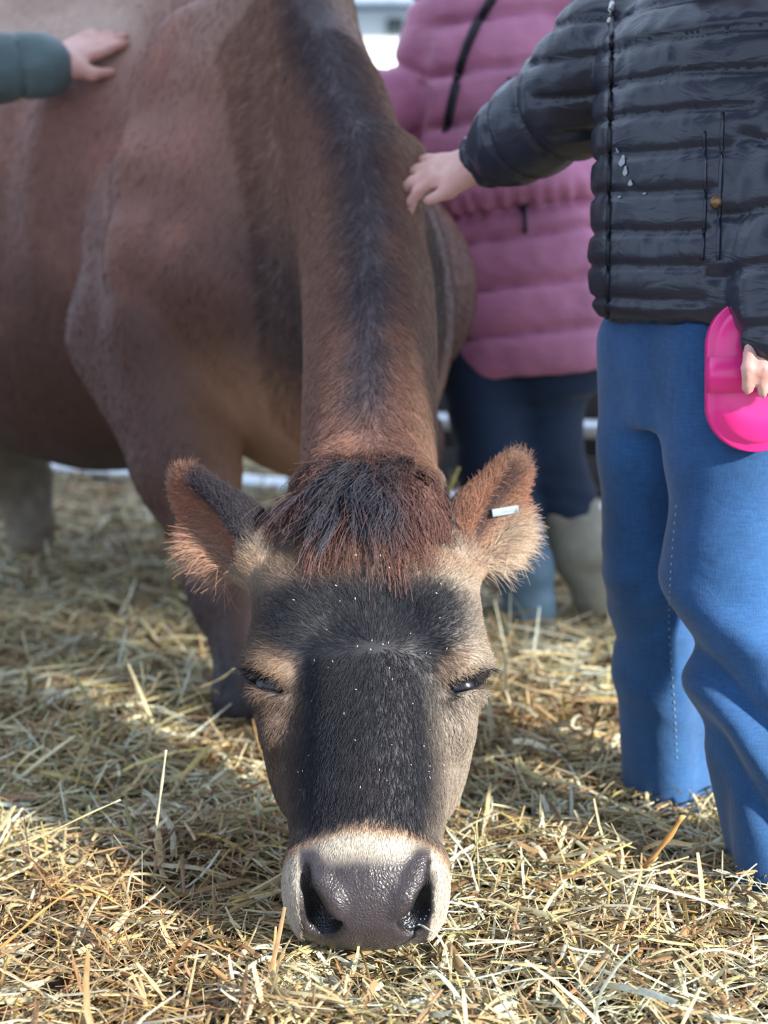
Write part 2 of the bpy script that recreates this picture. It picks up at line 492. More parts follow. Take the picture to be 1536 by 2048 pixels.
# nostrils: commas that open into a round hole
NOS = {-1: [(612, 1735), (624, 1765), (645, 1797), (654, 1825), (646, 1850)],
       1: [(862, 1728), (850, 1760), (830, 1795), (822, 1822), (830, 1845)]}
NOSQ = {}
for sg in (-1, 1):
    NOSQ[sg] = bore(NOS[sg], [0.004, 0.008, 0.0130, 0.0160, 0.011], [0.0, 0.003, 0.008, 0.012, 0.008], 0.008)
    # the fold inside of each nostril stands proud
    q = []
    for (x, y) in NOS[sg][:4]:
        p, d = trace(x - sg * 20, y - 3, base_sdf); q.append(p + d * 0.003)
    cow.path(q, [0.003, 0.0055, 0.006, 0.005], 0.012)
# eyes: a slit between heavy lids
EYE = {-1: [(492, 1338), (515, 1358), (540, 1374), (556, 1380)], 1: [(970, 1330), (950, 1346), (928, 1360), (912, 1367)]}
eye_c = {}
for sg in (-1, 1):
    eye_c[sg] = hp(0.208, sg * 0.094, -0.046)
    cow.ell(hp(0.201, sg * 0.096, -0.030), (0.012, 0.024, 0.020), 0.014, R=tilt(HR, HN, sg * 24))     # upper lid
    cow.ell(hp(0.225, sg * 0.094, -0.038), (0.009, 0.022, 0.016), 0.014, R=tilt(HR, HN, sg * 20))     # lower lid
    cow.ell(hp(0.2125, sg * 0.108, -0.030), (0.0066, 0.032, 0.034), 0.006, 's', R=tilt(HR, HN, sg * 22))
# ears
EAR = {}
for sg, tip_px, base_px, Dt in ((-1, (352, 945), (505, 1105), 1.44), (1, (1047, 905), (925, 1098), 1.44)):
    tip = at(*tip_px, Dt); base = at(*base_px, 1.405)
    E0 = unit(tip - base); L = np.linalg.norm(tip - base)
    op = unit(V3(sg * 0.25, -0.80, -0.42)); E2 = unit(op - (op @ E0) * E0); E1 = np.cross(E2, E0)
    R = np.stack([E0, E1, E2]); mid = (tip + base) / 2 
    EAR[sg] = (base, tip, R, L)
    cow.ell(mid - E0 * 0.004, (L * 0.54, 0.033 if sg < 0 else 0.028, 0.017), 0.012, R=R)
    cow.ell(mid - E0 * 0.030 + E1 * (-sg) * 0.006, (L * 0.36, 0.038, 0.020), 0.02, R=R)
    cow.cap(base - E0 * 0.055 - V3(0, 0, 0), base + E0 * 0.02, 0.030, 0.026, 0.03)
    cow.ell(mid - E0 * 0.012 + E2 * 0.020, (L * 0.46, 0.022, 0.016), 0.012, 's', R=R)

cv, cq = polygonise(cow, 0.0105, 0.0032, ((-0.235, 0.195), (1.06, 1.52), (-0.02, 0.47)))
cv = smooth_mesh(cv, cq, 2)
cn = normals(cv, cq)
# low folds of the hide and ribs showing on the flank
def body_coords(P):
    q = P - V3(W[0], W[1], 0)
    return q @ CA, q @ CL, P[:, 2]
al, la, zz = body_coords(cv)
flank = sstep(0.25, 0.45, al) * sstep(1.25, 1.0, al)
ribs = np.sin((al - 0.18 * (zz - 0.6)) * 2 * math.pi / 0.105) * 0.0045 * flank * sstep(0.45, 0.65, zz) * sstep(1.0, 0.85, zz)
folds = fbm(cv * np.array([1, 1, 0.45]), 9, 2, 3) * 0.005 * sstep(1.62, 1.8, cv[:, 1])
cv = cv + cn * (ribs + folds)[:, None]
cn = normals(cv, cq)

def head_coords(P):
    q = P - HA
    return q @ HU, q @ HS, q @ HN
def neck_coords(P):
    q = P - NA
    a = q @ NU
    return a, q @ NS - np.interp(a, st, N_OFF), q @ NN
C_DARK = V3(0.021, 0.022, 0.030); C_BLACK = V3(0.014, 0.014, 0.018)
C_BROWN = V3(0.235, 0.102, 0.074); C_RED = V3(0.170, 0.078, 0.050); C_TAN = V3(0.31, 0.205, 0.135)
C_PALE = V3(0.46, 0.37, 0.27); C_CREAM = V3(0.43, 0.38, 0.31); C_PAD = V3(0.036, 0.028, 0.032)
def mix(c, d, m): return c + (np.asarray(d) - c) * np.asarray(m)[:, None]
def px_of(P):
    x = P[:, 0]; y = P[:, 1]; z = P[:, 2] - CAM_H
    dep = y * CP - z * SP
    return 768 + FPX * x / dep, 1024 + FPX * (-(z * CP) - y * SP) / dep
def cow_color(P, Nn):
    s, t, r = head_coords(P); a, b, c = neck_coords(P); al, la, z = body_coords(P)
    n1 = fbm(P, 14, 3, 5); n2 = fbm(P, 45, 3, 9)
    # trunk: warm brown, darkening to a smoky lower half, tan behind the elbow and brisket
    col = np.tile(C_BROWN, (len(P), 1))
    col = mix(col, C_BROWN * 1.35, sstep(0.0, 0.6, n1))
    col = mix(col, V3(0.44, 0.31, 0.235), sstep(0.86, 1.04, z + 0.03 * n1) * 0.8 * sstep(0.10, 0.4, al))  # highlight along the top of the back, painted into the coat colour
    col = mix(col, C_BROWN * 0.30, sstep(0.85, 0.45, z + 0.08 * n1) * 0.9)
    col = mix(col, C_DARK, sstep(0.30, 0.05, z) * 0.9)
    # line of the back
    col = mix(col, C_DARK * 2.0, sstep(0.050, 0.015, np.abs(la + 0.01 * n1)) * sstep(0.8, 0.95, z) * 0.75)
    # brisket and inside of the leg
    br = sstep(0.22, 0.08, np.abs(la + 0.08)) * sstep(0.56, 0.42, z) * sstep(0.06, -0.06, al)
    col = mix(col, V3(0.40, 0.215, 0.130), br * 0.95)
    # dirty pale hind leg
    hl = sstep(0.75, 0.9, al) * sstep(0.42, 0.30, z)
    col = mix(col, V3(0.20, 0.16, 0.11) * (1 + 0.5 * n2[:, None]), hl * 0.9)
    # neck: grey brown with a dark mane line
    nk = sstep(1.15, 0.80, a) * sstep(0.23, 0.08, np.abs(b)) * sstep(-0.42, -0.25, c)
    ncol = mix(np.tile(V3(0.220, 0.115, 0.085), (len(P), 1)), C_TAN * 0.95, sstep(0.02, 0.075, b + 0.012 * n1) * 0.65)
    ncol = mix(ncol, C_TAN * 0.8, sstep(-0.05, -0.08, b + 0.01 * n1) * 0.25)
    wd = 0.023 + 0.018 * sstep(0.4, 0.75, a) + 0.010 * n1 + 0.006 * n2
    ncol = mix(ncol, C_DARK * 1.9, sstep(wd * 1.6, wd * 0.3, np.abs(b + 0.002)) * sstep(0.02, 0.10, a) * 0.78)
    ncol = mix(ncol, C_DARK * 1.3, sstep(-0.10, -0.2, c) * 0.7)
    col = mix(col, ncol, nk)
    # head
    hd = sstep(-0.035, 0.015, s) * sstep(-0.26, -0.2, r) * (P[:, 1] < 1.6)
    sw = s + 0.006 * n2; tw = np.abs(t) + 0.005 * n1 + 0.003 * n2
    h = np.tile(V3(0.108, 0.074, 0.055), (len(P), 1))
    h = mix(h, V3(0.30, 0.255, 0.205), np.clip(sstep(0.0, 0.10, t) * 0.7 + sstep(0.055, 0.085, tw) * sstep(0.15, 0.09, s) * 0.6, 0, 1))                              # light falling on the cow's left cheek, painted in; pale temples too
    h = mix(h, C_RED * 1.15, sstep(0.135, 0.095, sw) * sstep(0.080, 0.045, tw))
    h = mix(h, C_RED * 0.35, sstep(0.085, 0.065, sw) * sstep(0.080, 0.06, tw))
    h = mix(h, C_TAN, sstep(0.075, 0.10, sw) * sstep(0.13, 0.10, sw) * sstep(0.03, 0.05, tw) * 0.7)
    # dark mask: wide over the brows, narrow between the eyes, widening on the nose
    half = np.interp(s, [0.085, 0.11, 0.14, 0.17, 0.195, 0.215, 0.24, 0.29, 0.34, 0.37, 0.40], [0.02, 0.060, 0.098, 0.102, 0.090, 0.074, 0.068, 0.072, 0.070, 0.062, 0.060])
    mk = sstep(half + 0.018, half - 0.022, tw) * sstep(0.100, 0.145, sw) * sstep(0.372, 0.358, s + 0.004 * n2 - 0.012 * (np.abs(t) / 0.06) ** 2)
    h = mix(h, C_DARK * 0.7, mk)
    core = sstep(0.052, 0.026, tw) * sstep(0.17, 0.21, sw) * mk
    h = mix(h, C_BLACK * 1.2, core * 0.8)
    h = mix(h, C_BROWN * 0.5, n1.clip(0, 1) * 0.5 * sstep(0.025, 0.008, np.abs(t - 0.004)) * sstep(0.27, 0.30, s) * sstep(0.36, 0.33, s) * 0.25)
    # lids
    for sg in (-1, 1):
        e = hp(0.200, sg * 0.085, -0.02); dd = np.linalg.norm((P - e) * V3(1, 1, 1), axis=1)
        h = mix(h, C_TAN * (1.0 if sg < 0 else 1.3), sstep(0.030, 0.010, dd) * 0.5)
        sl = hp(0.2135, sg * 0.105, -0.030); q = (P - sl) @ tilt(HR, HN, sg * 22).T
        h = mix(h, C_BLACK * 0.8, sstep(0.0085, 0.0055, np.abs(q[:, 0])) * sstep(0.034, 0.026, np.abs(q[:, 1])))
    # muzzle: orange-tan line, cream ring, dark wet pad
    sm = s + 0.010 * (t / 0.06) ** 2
    ring = sstep(0.356, 0.366, s - 0.012 * (np.abs(t) / 0.06) ** 2 + 0.003 * n2)
    h = mix(h, C_TAN * 0.95, ring)
    h = mix(h, C_CREAM * (0.9 + 0.14 * n2[:, None]), sstep(0.366, 0.376, s - 0.012 * (np.abs(t) / 0.06) ** 2 + 0.003 * n2))
    px, py = px_of(P)
    pad = sstep(0.0605, 0.0570, np.abs(t) + 0.0015 * n2) * sstep(0.384, 0.404, s - 0.006 * np.sin(np.abs(t) / 0.05 * 3.14) * 0 - 0.016 * sstep(0.03, 0.05, np.abs(t)) * -1 + 0.003 * n2) * sstep(-0.115, -0.10, r)
    h = mix(h, C_PAD * (1 + 0.25 * n2[:, None]), pad)
    for sg in (-1, 1):
        for qq, rr in zip(NOSQ[sg], (0.004, 0.008, 0.013, 0.016, 0.011)):
            dd = np.linalg.norm(P - qq, axis=1); h = mix(h, C_BLACK * 0.5, sstep(rr * 1.30, rr * 1.05, dd))  # shade inside the nostrils, painted as near black
    # ears
    for sg in (-1, 1):
        base, tip, R, L = EAR[sg]
        q = (P - (base + tip) / 2) @ R.T
        m = sstep(0.055, 0.045, np.abs(q[:, 1])) * sstep(-L * 0.62, -L * 0.42, q[:, 0]) * (np.abs(q[:, 2]) < 0.06)
        up = q[:, 1] * sg      # upper edge of the ear positive
        ec = np.tile(C_RED * 1.5 if sg < 0 else C_RED * 1.35 + C_TAN * 0.15, (len(P), 1))
        ec = mix(ec, C_TAN * 1.2, sstep(L * 0.3, L * 0.5, q[:, 0]) * 0.5)
        dk = sstep(0.006, 0.014, up if sg < 0 else 0.02 - np.abs(up - 0.006)) * sstep(L * 0.42, L * 0.25, q[:, 0])
        ec = mix(ec, C_DARK * 1.3, dk * (0.95 if sg < 0 else 0.75))
        ec = mix(ec, C_PALE, sstep(0.0, -0.022, up) * sstep(L * 0.15, -L * 0.2, q[:, 0]) * (0.25 if sg < 0 else 0.8))
        h = mix(h, ec, m * sstep(0.075, 0.09, np.abs(t)))
    col = mix(col, h, hd)
    return np.clip(col, 0.004, 0.9), pad * hd, ring * hd, hd
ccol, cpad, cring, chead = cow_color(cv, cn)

m_cow, nt, b = new_mat('cow_hide')
at_ = N(nt, 'ShaderNodeAttribute', attribute_name='tint'); pad_ = N(nt, 'ShaderNodeAttribute', attribute_name='wet')
vec = mapping(nt, (1, 1, 0.22)); n1 = noise_node(nt, 260, 4, 0.65, vec, 0.6)
mx = N(nt, 'ShaderNodeMix', data_type='RGBA', blend_type='MULTIPLY'); mx.inputs[0].default_value = 0.4
nt.links.new(at_.outputs['Color'], mx.inputs[6])
nt.links.new(ramp(nt, n1.outputs['Fac'], [(0.3, (0.55, 0.55, 0.55)), (0.7, (1.25, 1.25, 1.25))]), mx.inputs[7])
nt.links.new(mx.outputs[2], b.inputs['Base Color'])
mr = N(nt, 'ShaderNodeMapRange'); nt.links.new(pad_.outputs['Fac'], mr.inputs['Value']); mr.inputs['To Min'].default_value = 0.62; mr.inputs['To Max'].default_value = 0.40
nt.links.new(mr.outputs[0], b.inputs['Roughness'])
b.inputs['Sheen Weight'].default_value = 0.04; b.inputs['Sheen Roughness'].default_value = 0.5
vo = N(nt, 'ShaderNodeTexVoronoi', feature='DISTANCE_TO_EDGE'); vo.inputs['Scale'].default_value = 330
tc = N(nt, 'ShaderNodeTexCoord'); nz = noise_node(nt, 60, 2, 0.5, tc.outputs['Object'])
vm = N(nt, 'ShaderNodeMix', data_type='RGBA'); vm.inputs[0].default_value = 0.012
nt.links.new(tc.outputs['Object'], vm.inputs[6]); nt.links.new(nz.outputs['Color'], vm.inputs[7]); nt.links.new(vm.outputs[2], vo.inputs['Vector'])
hm = N(nt, 'ShaderNodeMath', operation='MULTIPLY'); nt.links.new(vo.outputs['Distance'], hm.inputs[0]); nt.links.new(pad_.outputs['Fac'], hm.inputs[1])
n_a = bump(nt, hm.outputs[0], 0.40, 0.003, None)
bump(nt, n1.outputs['Fac'], 0.05, 0.002, b, n_a)

COW = tag(empty('cow', (W[0], W[1], -0.16)), 'brown cow with dark face lowering its head to the straw', 'cow')
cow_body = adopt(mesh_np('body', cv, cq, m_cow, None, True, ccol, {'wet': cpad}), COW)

# ---- hair
def hair_mat(name, rough=0.45, spec=0.4):
    m, nt, b = new_mat(name)
    a = N(nt, 'ShaderNodeAttribute', attribute_name='tint'); nt.links.new(a.outputs['Color'], b.inputs['Base Color'])
    b.inputs['Roughness'].default_value = rough; b.inputs['Specular IOR Level'].default_value = spec
    return m
m_hair = hair_mat('coat_hair', 0.5, 0.22)
def make_hair(name, root, dirs, nor, length, col, radius, lift, parent, npts=4, jitter=0.25, droop=0.0, wave=None, mat=None):
    n = len(root)
    d = dirs + RNG.normal(0, jitter, (n, 3)); d = d - (d * nor).sum(1)[:, None] * nor
    d /= np.linalg.norm(d, axis=1)[:, None] + 1e-9
    length = np.broadcast_to(length, (n,)) * RNG.uniform(0.65, 1.25, n); lift = np.broadcast_to(lift, (n,))
    T = np.linspace(0, 1, npts)
    pos = np.empty((n, npts, 3), np.float32)
    for i, t in enumerate(T):
        up = lift * (t - 0.35 * t * t) * RNG.uniform(0.9, 1.1, n)
        pos[:, i] = root + (d * t + nor * up[:, None]) * length[:, None] + V3(0, 0, -droop) * (t * t) * length[:, None] - nor * 0.0008
    if wave is not None: pos += wave(pos, T)
    hc = bpy.data.hair_curves.new(name)
    hc.add_curves([npts] * n)
    hc.attributes['position'].data.foreach_set('vector', pos.ravel())
    ra = hc.attributes.get('radius') or hc.attributes.new('radius', 'FLOAT', 'POINT')
    rr = np.broadcast_to(radius, (n,))[:, None] * np.linspace(1, 0.35, npts)[None]
    ra.data.foreach_set('value', rr.astype(np.float32).ravel())
    ca = hc.attributes.new('tint', 'FLOAT_COLOR', 'CURVE')
    c4 = np.ones((n, 4), np.float32); c4[:, :3] = np.clip(col * RNG.uniform(0.65, 1.45, (n, 1)), 0.004, 0.95)
    ca.data.foreach_set('color', c4.ravel())
    hc.materials.append(mat or m_hair)
    o = bpy.data.objects.new(name, hc); COL.objects.link(o)
    return adopt(o, parent)
def scatter(v, q, n, weight):
    t = np.concatenate([q[:, [0, 1, 2]], q[:, [0, 2, 3]]])
    A, B_, C_ = v[t[:, 0]], v[t[:, 1]], v[t[:, 2]]
    ar = np.linalg.norm(np.cross(B_ - A, C_ - A), axis=1) * weight[t].mean(1)
    cdf = np.cumsum(ar); i = np.searchsorted(cdf, RNG.uniform(0, cdf[-1], n))
    u = RNG.uniform(0, 1, n); w = RNG.uniform(0, 1, n); f = u + w > 1; u[f] = 1 - u[f]; w[f] = 1 - w[f]
    P = A[i] + u[:, None] * (B_ - A)[i] + w[:, None] * (C_ - A)[i]
    return P, t[i]
def flow(P, nor):
    s, t, r = head_coords(P); a, b, c = neck_coords(P)
    ws, wt = 0.193, 0.006
    ds = s - ws; dt = t - wt
    face = HU * (ds + 0.010 * np.tanh(ds / 0.004))[:, None] + HS * (dt * np.where(ds > 0, 0.45, 0.9))[:, None]
    face /= np.linalg.norm(face, axis=1)[:, None] + 1e-9
    neck = -NU * 0.75 + NS * (np.sign(b) * np.minimum(np.abs(b) / 0.02, 1) * 0.75)[:, None] 
    body = np.tile(unit(CA * 0.35 + V3(0, 0, -0.9)), (len(P), 1))
    hd = (sstep(-0.035, 0.015, s) * (P[:, 1] < 1.6))[:, None]
    nk = (sstep(0.9, 0.6, a) * sstep(0.2, 0.12, np.abs(b)) * sstep(-0.42, -0.25, c))[:, None]
    d = body * (1 - nk) + neck * nk
    d = d * (1 - hd) + face * hd
    for sg in (-1, 1):
        base, tip, R, L = EAR[sg]
        q = (P - (base + tip) / 2) @ R.T
        m = (sstep(0.055, 0.045, np.abs(q[:, 1])) * sstep(-L * 0.62, -L * 0.42, q[:, 0]) * (np.abs(q[:, 2]) < 0.06) * sstep(0.075, 0.09, np.abs(t)))[:, None]
        e = R[0] * 0.8 + R[1] * (np.clip(q[:, 1] / 0.02, -1, 1) * 0.5)[:, None]
        d = d * (1 - m) + e * m
    return d
to_cam = V3(0, 0, CAM_H) - cv; to_cam /= np.linalg.norm(to_cam, axis=1)[:, None]
facing = sstep(-0.45, -0.1, (cn * to_cam).sum(1))
hs, ht, hr_ = head_coords(cv); na, nb_, nc = neck_coords(cv)
on_head = chead; on_neck = (1 - chead) * (cv[:, 1] < 2.0) * (np.abs(nb_) < 0.14)
below = (cv[:, 2] > 0.0)
def coat(name, wgt, n, length, radius, lift, jit):
    P, ti = scatter(cv, cq, n, np.maximum(wgt, 0))
    nor = cn[ti].mean(1); nor /= np.linalg.norm(nor, axis=1)[:, None]
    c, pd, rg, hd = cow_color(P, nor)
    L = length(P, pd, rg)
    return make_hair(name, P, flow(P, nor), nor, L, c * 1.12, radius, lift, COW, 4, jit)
coat('face_hair', on_head * facing * (1 - cpad) * (1 - 0.0 * cring) * below, 95000,
     lambda P, pd, rg: np.where(rg > 0.5, 0.0055, 0.0105) * np.where(pd > 0.3, 0.1, 1) * np.where(head_coords(P)[0] < 0.12, 1.5, 1.0), 0.00022, 0.35, 0.22)
coat('neck_hair', on_neck * facing, 60000, lambda P, pd, rg: 0.017 + 0.006 * (np.abs(neck_coords(P)[1]) < 0.04), 0.00032, 0.30, 0.22)
coat('trunk_hair', (1 - on_head) * (1 - on_neck) * facing * below, 95000, lambda P, pd, rg: 0.014 + 0 * pd, 0.00028, 0.16, 0.2)
# fringe of the ears
for sg in (-1, 1):
    base, tip, R, L = EAR[sg]
    q = (cv - (base + tip) / 2) @ R.T
    up = q[:, 1] * sg
    w_ = (np.abs(q[:, 2]) < 0.03) * (np.abs(q[:, 1]) < 0.05) * sstep(-L * 0.6, -L * 0.4, q[:, 0]) * (sstep(0.010, -0.015, up) * 1.0 + 0.25) * (np.abs(ht) > 0.085) * on_head
    P, ti = scatter(cv, cq, 4200, w_); nor = cn[ti].mean(1); nor /= np.linalg.norm(nor, axis=1)[:, None]
    q = (P - (base + tip) / 2) @ R.T; up = q[:, 1] * sg
    c, _, _, _ = cow_color(P, nor)
    d = R[0] * 0.55 + (R[1] * -sg * 0.9)[None] * sstep(0.012, -0.02, up)[:, None] + R[2] * 0.3
    ln = 0.012 + 0.022 * sstep(0.005, -0.025, up) * sstep(L * 0.2, -L * 0.15, q[:, 0])
    make_hair('ear_hair', P, d, nor, ln, c * 1.3, 0.00024, 0.7, COW, 5, 0.35, droop=0.15)
# forelock: a tousled cap of long strands falling over the forehead
nf = 9000
th = RNG.uniform(0, 2 * math.pi, nf); rad = np.sqrt(RNG.uniform(0, 1, nf))
fs = 0.020 + rad * np.sin(th) * 0.034; ft = rad * np.cos(th) * 0.070 - 0.006
clump = np.floor(th / 0.22) + 40 * np.floor(rad * 3.2)
crng = np.random.default_rng(5); cx = crng.normal(0, 1, (400, 3))
ci_ = clump.astype(int) % 400
root = HA + HU * fs[:, None] * 0.75 + HS * (ft * 0.80)[:, None] + HN * (0.010 - 0.030 * (rad ** 2))[:, None]
dt_ = np.sign(ft) * np.abs(ft / 0.07) ** 0.8; ds_ = (fs - 0.012) / 0.034
d0 = HN * 0.80 + HS * (dt_ * 0.50 + 0.28 * cx[ci_, 1])[:, None] + HU * (ds_ * 0.42 - 0.06 + 0.26 * cx[ci_, 0])[:, None]
d0 /= np.linalg.norm(d0, axis=1)[:, None]
ln = RNG.uniform(0.032, 0.053, nf) * (1 + 0.12 * cx[ci_, 2]) * np.where(ds_ < -0.3, 0.75, 1.0)
T = np.linspace(0, 1, 10)
pos = np.empty((nf, 10, 3), np.float32)
wisp = RNG.normal(0, 1, (nf, 3)) * np.where(RNG.uniform(0, 1, nf) < 0.12, 0.012, 0.002)[:, None]
grav = HU * 0.78 - HN * 0.62
for i, t in enumerate(T):
    curl = np.sin(t * 6 + cx[ci_, 0] * 3) * 0.0065 * t
    pos[:, i] = root + d0 * (ln * 1.25 * t)[:, None] + grav * (ln * 1.2 * t * t)[:, None] * (0.95 + 0.15 * cx[ci_, 1:2]) + HS * curl[:, None] + RNG.normal(0, 1, (nf, 3)) * 0.0004 + wisp * t
    # keep the ends lying on the forehead
    rr = (pos[:, i] - HA) @ HN; pos[:, i] += (HN * np.maximum(0.010 + 0.010 * RNG.uniform(0, 1, nf) - rr - 0.6 * np.maximum(np.abs((pos[:, i] - HA) @ HS) - 0.055, 0), 0)[:, None] * min(1, t * 3))
fc = (C_DARK * 1.6 + (V3(0.115, 0.057, 0.047) - C_DARK * 1.6) * np.clip(rad * 1.5 - 0.35 + 0.35 * cx[ci_, 1], 0, 1)[:, None]) * (1 + 0.3 * cx[ci_, 0:1].clip(-1.5, 1.5))
hc = bpy.data.hair_curves.new('forelock'); hc.add_curves([10] * nf)
hc.attributes['position'].data.foreach_set('vector', pos.ravel())
ra = hc.attributes.get('radius') or hc.attributes.new('radius', 'FLOAT', 'POINT')
ra.data.foreach_set('value', (np.full((nf, 1), 0.00042) * np.linspace(1, 0.4, 10)[None]).astype(np.float32).ravel())
ca = hc.attributes.new('tint', 'FLOAT_COLOR', 'CURVE'); c4 = np.ones((nf, 4), np.float32); c4[:, :3] = np.clip(fc * RNG.uniform(0.7, 1.5, (nf, 1)), 0.005, 0.9)
ca.data.foreach_set('color', c4.ravel()); hc.materials.append(m_hair)
fo = bpy.data.objects.new('forelock', hc); COL.objects.link(fo); adopt(fo, COW); tag(fo, 'tousled reddish brown tuft between the ears')
# eyes
m_eye, nt, b = new_mat('eye_dark'); b.inputs['Base Color'].default_value = (0.004, 0.004, 0.007, 1); b.inputs['Roughness'].default_value = 0.22
for sg in (-1, 1):
    e = Sdf(); e.ell(hp(0.2135, sg * 0.090, -0.044), (0.018, 0.020, 0.020), 0.005, R=HR)
    v, q = polygonise(e, 0.003); eo = adopt(mesh_np('eye', v, q, m_eye), COW)
    n = 46; tt = RNG.uniform(-1, 1, n)
    ax = tilt(HR, HN, sg * 22)
    ctr = hp(0.2095, sg * 0.103, -0.012)
    rt_ = ctr + ax[1] * (tt * 0.022)[:, None] - HN * (0.010 * (0.5 + 0.5 * sg * tt))[:, None]
    dd = np.tile(HU * 0.5 + HS * sg * 0.6 + HN * 0.6, (n, 1)) + ax[1] * (tt * 0.3)[:, None]
    make_hair('eyelashes', rt_, dd, np.tile(HS * sg * 0.1 + HN, (n, 1)) / np.linalg.norm(HS * sg * 0.1 + HN), 0.009, np.tile(C_BLACK, (n, 1)), 0.0003, 0.25, eo, 5, 0.12)
# ear tag: a pale metal strip clipped through the ear
m_tag = plain('ear_tag_metal', (0.22, 0.30, 0.35), 0.45, 0.0, 200, 0.1, 0.05, 0.0005)

# chaff caught in the coat of the face, and wet froth at one nostril
m_chaff = plain('pale_chaff', (0.75, 0.78, 0.78), 0.6, 0, 100, 0.05, 0)
P_, ti_ = scatter(cv, cq, 70, np.maximum(on_head * facing * (1 - cpad) * (hs > 0.05) * (hs < 0.35) * (np.abs(ht) < 0.08), 0))
nr_ = cn[ti_].mean(1); ang = RNG.uniform(0, 6.28, len(P_)); fv, fq = [], []
for i in range(len(P_)):
    a1 = unit(np.cross(nr_[i], V3(math.cos(ang[i]), math.sin(ang[i]), 0.3))); a2 = np.cross(nr_[i], a1); l_ = RNG.uniform(0.0004, 0.0015); w_2 = RNG.uniform(0.0002, 0.0004)
    c_ = P_[i] + nr_[i] * 0.0035; k_ = len(fv)
    fv += [c_ - a1 * l_, c_ + a2 * w_2 + nr_[i] * 0.0003, c_ + a1 * l_, c_ - a2 * w_2 + nr_[i] * 0.0003]; fq.append((k_, k_ + 1, k_ + 2, k_ + 3))
ch_ = adopt(mesh_np('chaff', np.array(fv), np.array(fq), m_chaff, None, False), COW); ch_['kind'] = 'stuff'
m_froth, nt, b = new_mat('wet_froth'); b.inputs['Base Color'].default_value = (0.40, 0.48, 0.62, 1); b.inputs['Roughness'].default_value = 0.15; b.inputs['Transmission Weight'].default_value = 0.3
E = Sdf()
for i in range(12):
    t_ = i / 11.0; x_ = lerp(806, 858, t_) + RNG.normal(0, 3); y_ = 1838 + 18 * math.sin(t_ * 3.0) + RNG.normal(0, 4) - 16 * t_ * t_
    p_, d_ = trace(x_, y_, cow); E.ell(p_ - d_ * 0.0002, (0.0012, 0.0012, 0.0012), 0.001)
v, q = polygonise(E, 0.0011); adopt(mesh_np('nose_froth', v, q, m_froth), COW)

# ================================================================== barn roof over the pen (out of the picture, it shades the upper half)
m_roof = plain('corrugated_roof', (0.30, 0.31, 0.33), 0.6, 0.3, 5, 0.2, 0.1, 0.01)
rx = np.linspace(-6, 6, 121); prof = 0.03 * np.sin(rx / 0.2 * math.pi)
ROOF_Y0, ROOF_Y1, ROOF_Z = -1.75, 0.9, 2.7
rv_ = np.concatenate([np.stack([rx, 0 * rx + ROOF_Y0, ROOF_Z + prof], 1), np.stack([rx, 0 * rx + ROOF_Y1, ROOF_Z + 0.3 + prof], 1)])
rv_ = np.concatenate([rv_, rv_ + V3(0, 0, 0.02)])
k_ = np.arange(120); rq_ = np.concatenate([np.stack([k_, k_ + 1, k_ + 122, k_ + 121], 1), np.stack([k_ + 242, k_ + 363, k_ + 364, k_ + 243], 1)])
tag(mesh_np('ceiling', rv_, rq_, m_roof), kind='structure')
# ================================================================== ground and bedding
m_floor = plain('floor_concrete', (0.10, 0.09, 0.08), 0.9, 0, 6, 0.3, 0.3, 0.01)
v = np.array([(-6, -3, -0.16), (6, -3, -0.16), (6, 9, -0.16), (-6, 9, -0.16)], float)
tag(mesh_np('floor', v, np.array([[0, 1, 2, 3]]), m_floor, smooth=False), kind='structure')
def bed_h(x, y):
    P = np.stack([np.asarray(x, float), np.asarray(y, float), 0 * np.asarray(x, float)], -1).reshape(-1, 3)
    h = 0.020 * fbm(P, 3.0, 3, 21) + 0.012 * fbm(P, 11, 2, 33)
    d = lambda cx, cy, rx, ry: np.exp(-(((P[:, 0] - cx) / rx) ** 2 + ((P[:, 1] - cy) / ry) ** 2))
    h += 0.035 * d(0.17, 1.95, 0.16, 0.22) + 0.02 * d(-0.45, 1.9, 0.25, 0.3) - 0.012 * d(-0.014, 1.15, 0.10, 0.09) + 0.012 * d(0.2, 1.2, 0.15, 0.15)
    h += -0.012 - 0.01 * sstep(2.2, 3.2, P[:, 1])
    return h
xs = np.linspace(-2.6, 2.6, 150); ys = np.concatenate([np.linspace(0.3, 2.2, 130), np.linspace(2.23, 6.5, 80)])
X, Y = np.meshgrid(xs, ys, indexing='ij')
Z = bed_h(X.ravel(), Y.ravel()) - 0.022
gv = np.stack([X.ravel(), Y.ravel(), Z], 1)
i0 = (np.arange(149)[:, None] * len(ys) + np.arange(len(ys) - 1)[None]).ravel()
gq = np.stack([i0, i0 + len(ys), i0 + len(ys) + 1, i0 + 1], 1)
m_bed, nt, b = new_mat('bedding_underlayer')
va = mapping(nt, (1, 0.12, 1), (0, 0, 0.6)); vb = mapping(nt, (0.12, 1, 1), (0, 0, 0.35))
na_ = noise_node(nt, 160, 3, 0.6, va, 0.8); nb2 = noise_node(nt, 150, 3, 0.6, vb, 0.8); big = noise_node(nt, 5, 3)
mxn = N(nt, 'ShaderNodeMath', operation='MAXIMUM'); nt.links.new(na_.outputs['Fac'], mxn.inputs[0]); nt.links.new(nb2.outputs['Fac'], mxn.inputs[1])
nt.links.new(ramp(nt, mxn.outputs[0], [(0.45, (0.030, 0.020, 0.012)), (0.6, (0.13, 0.085, 0.045)), (0.75, (0.34, 0.25, 0.13))]), b.inputs['Base Color'])
b.inputs['Roughness'].default_value = 0.9
bump(nt, mxn.outputs[0], 0.8, 0.01, b)
BED = tag(mesh_np('straw_bedding', gv, gq, m_bed), 'thick loose bed of pale gold straw covering the pen floor', 'straw', kind='stuff')

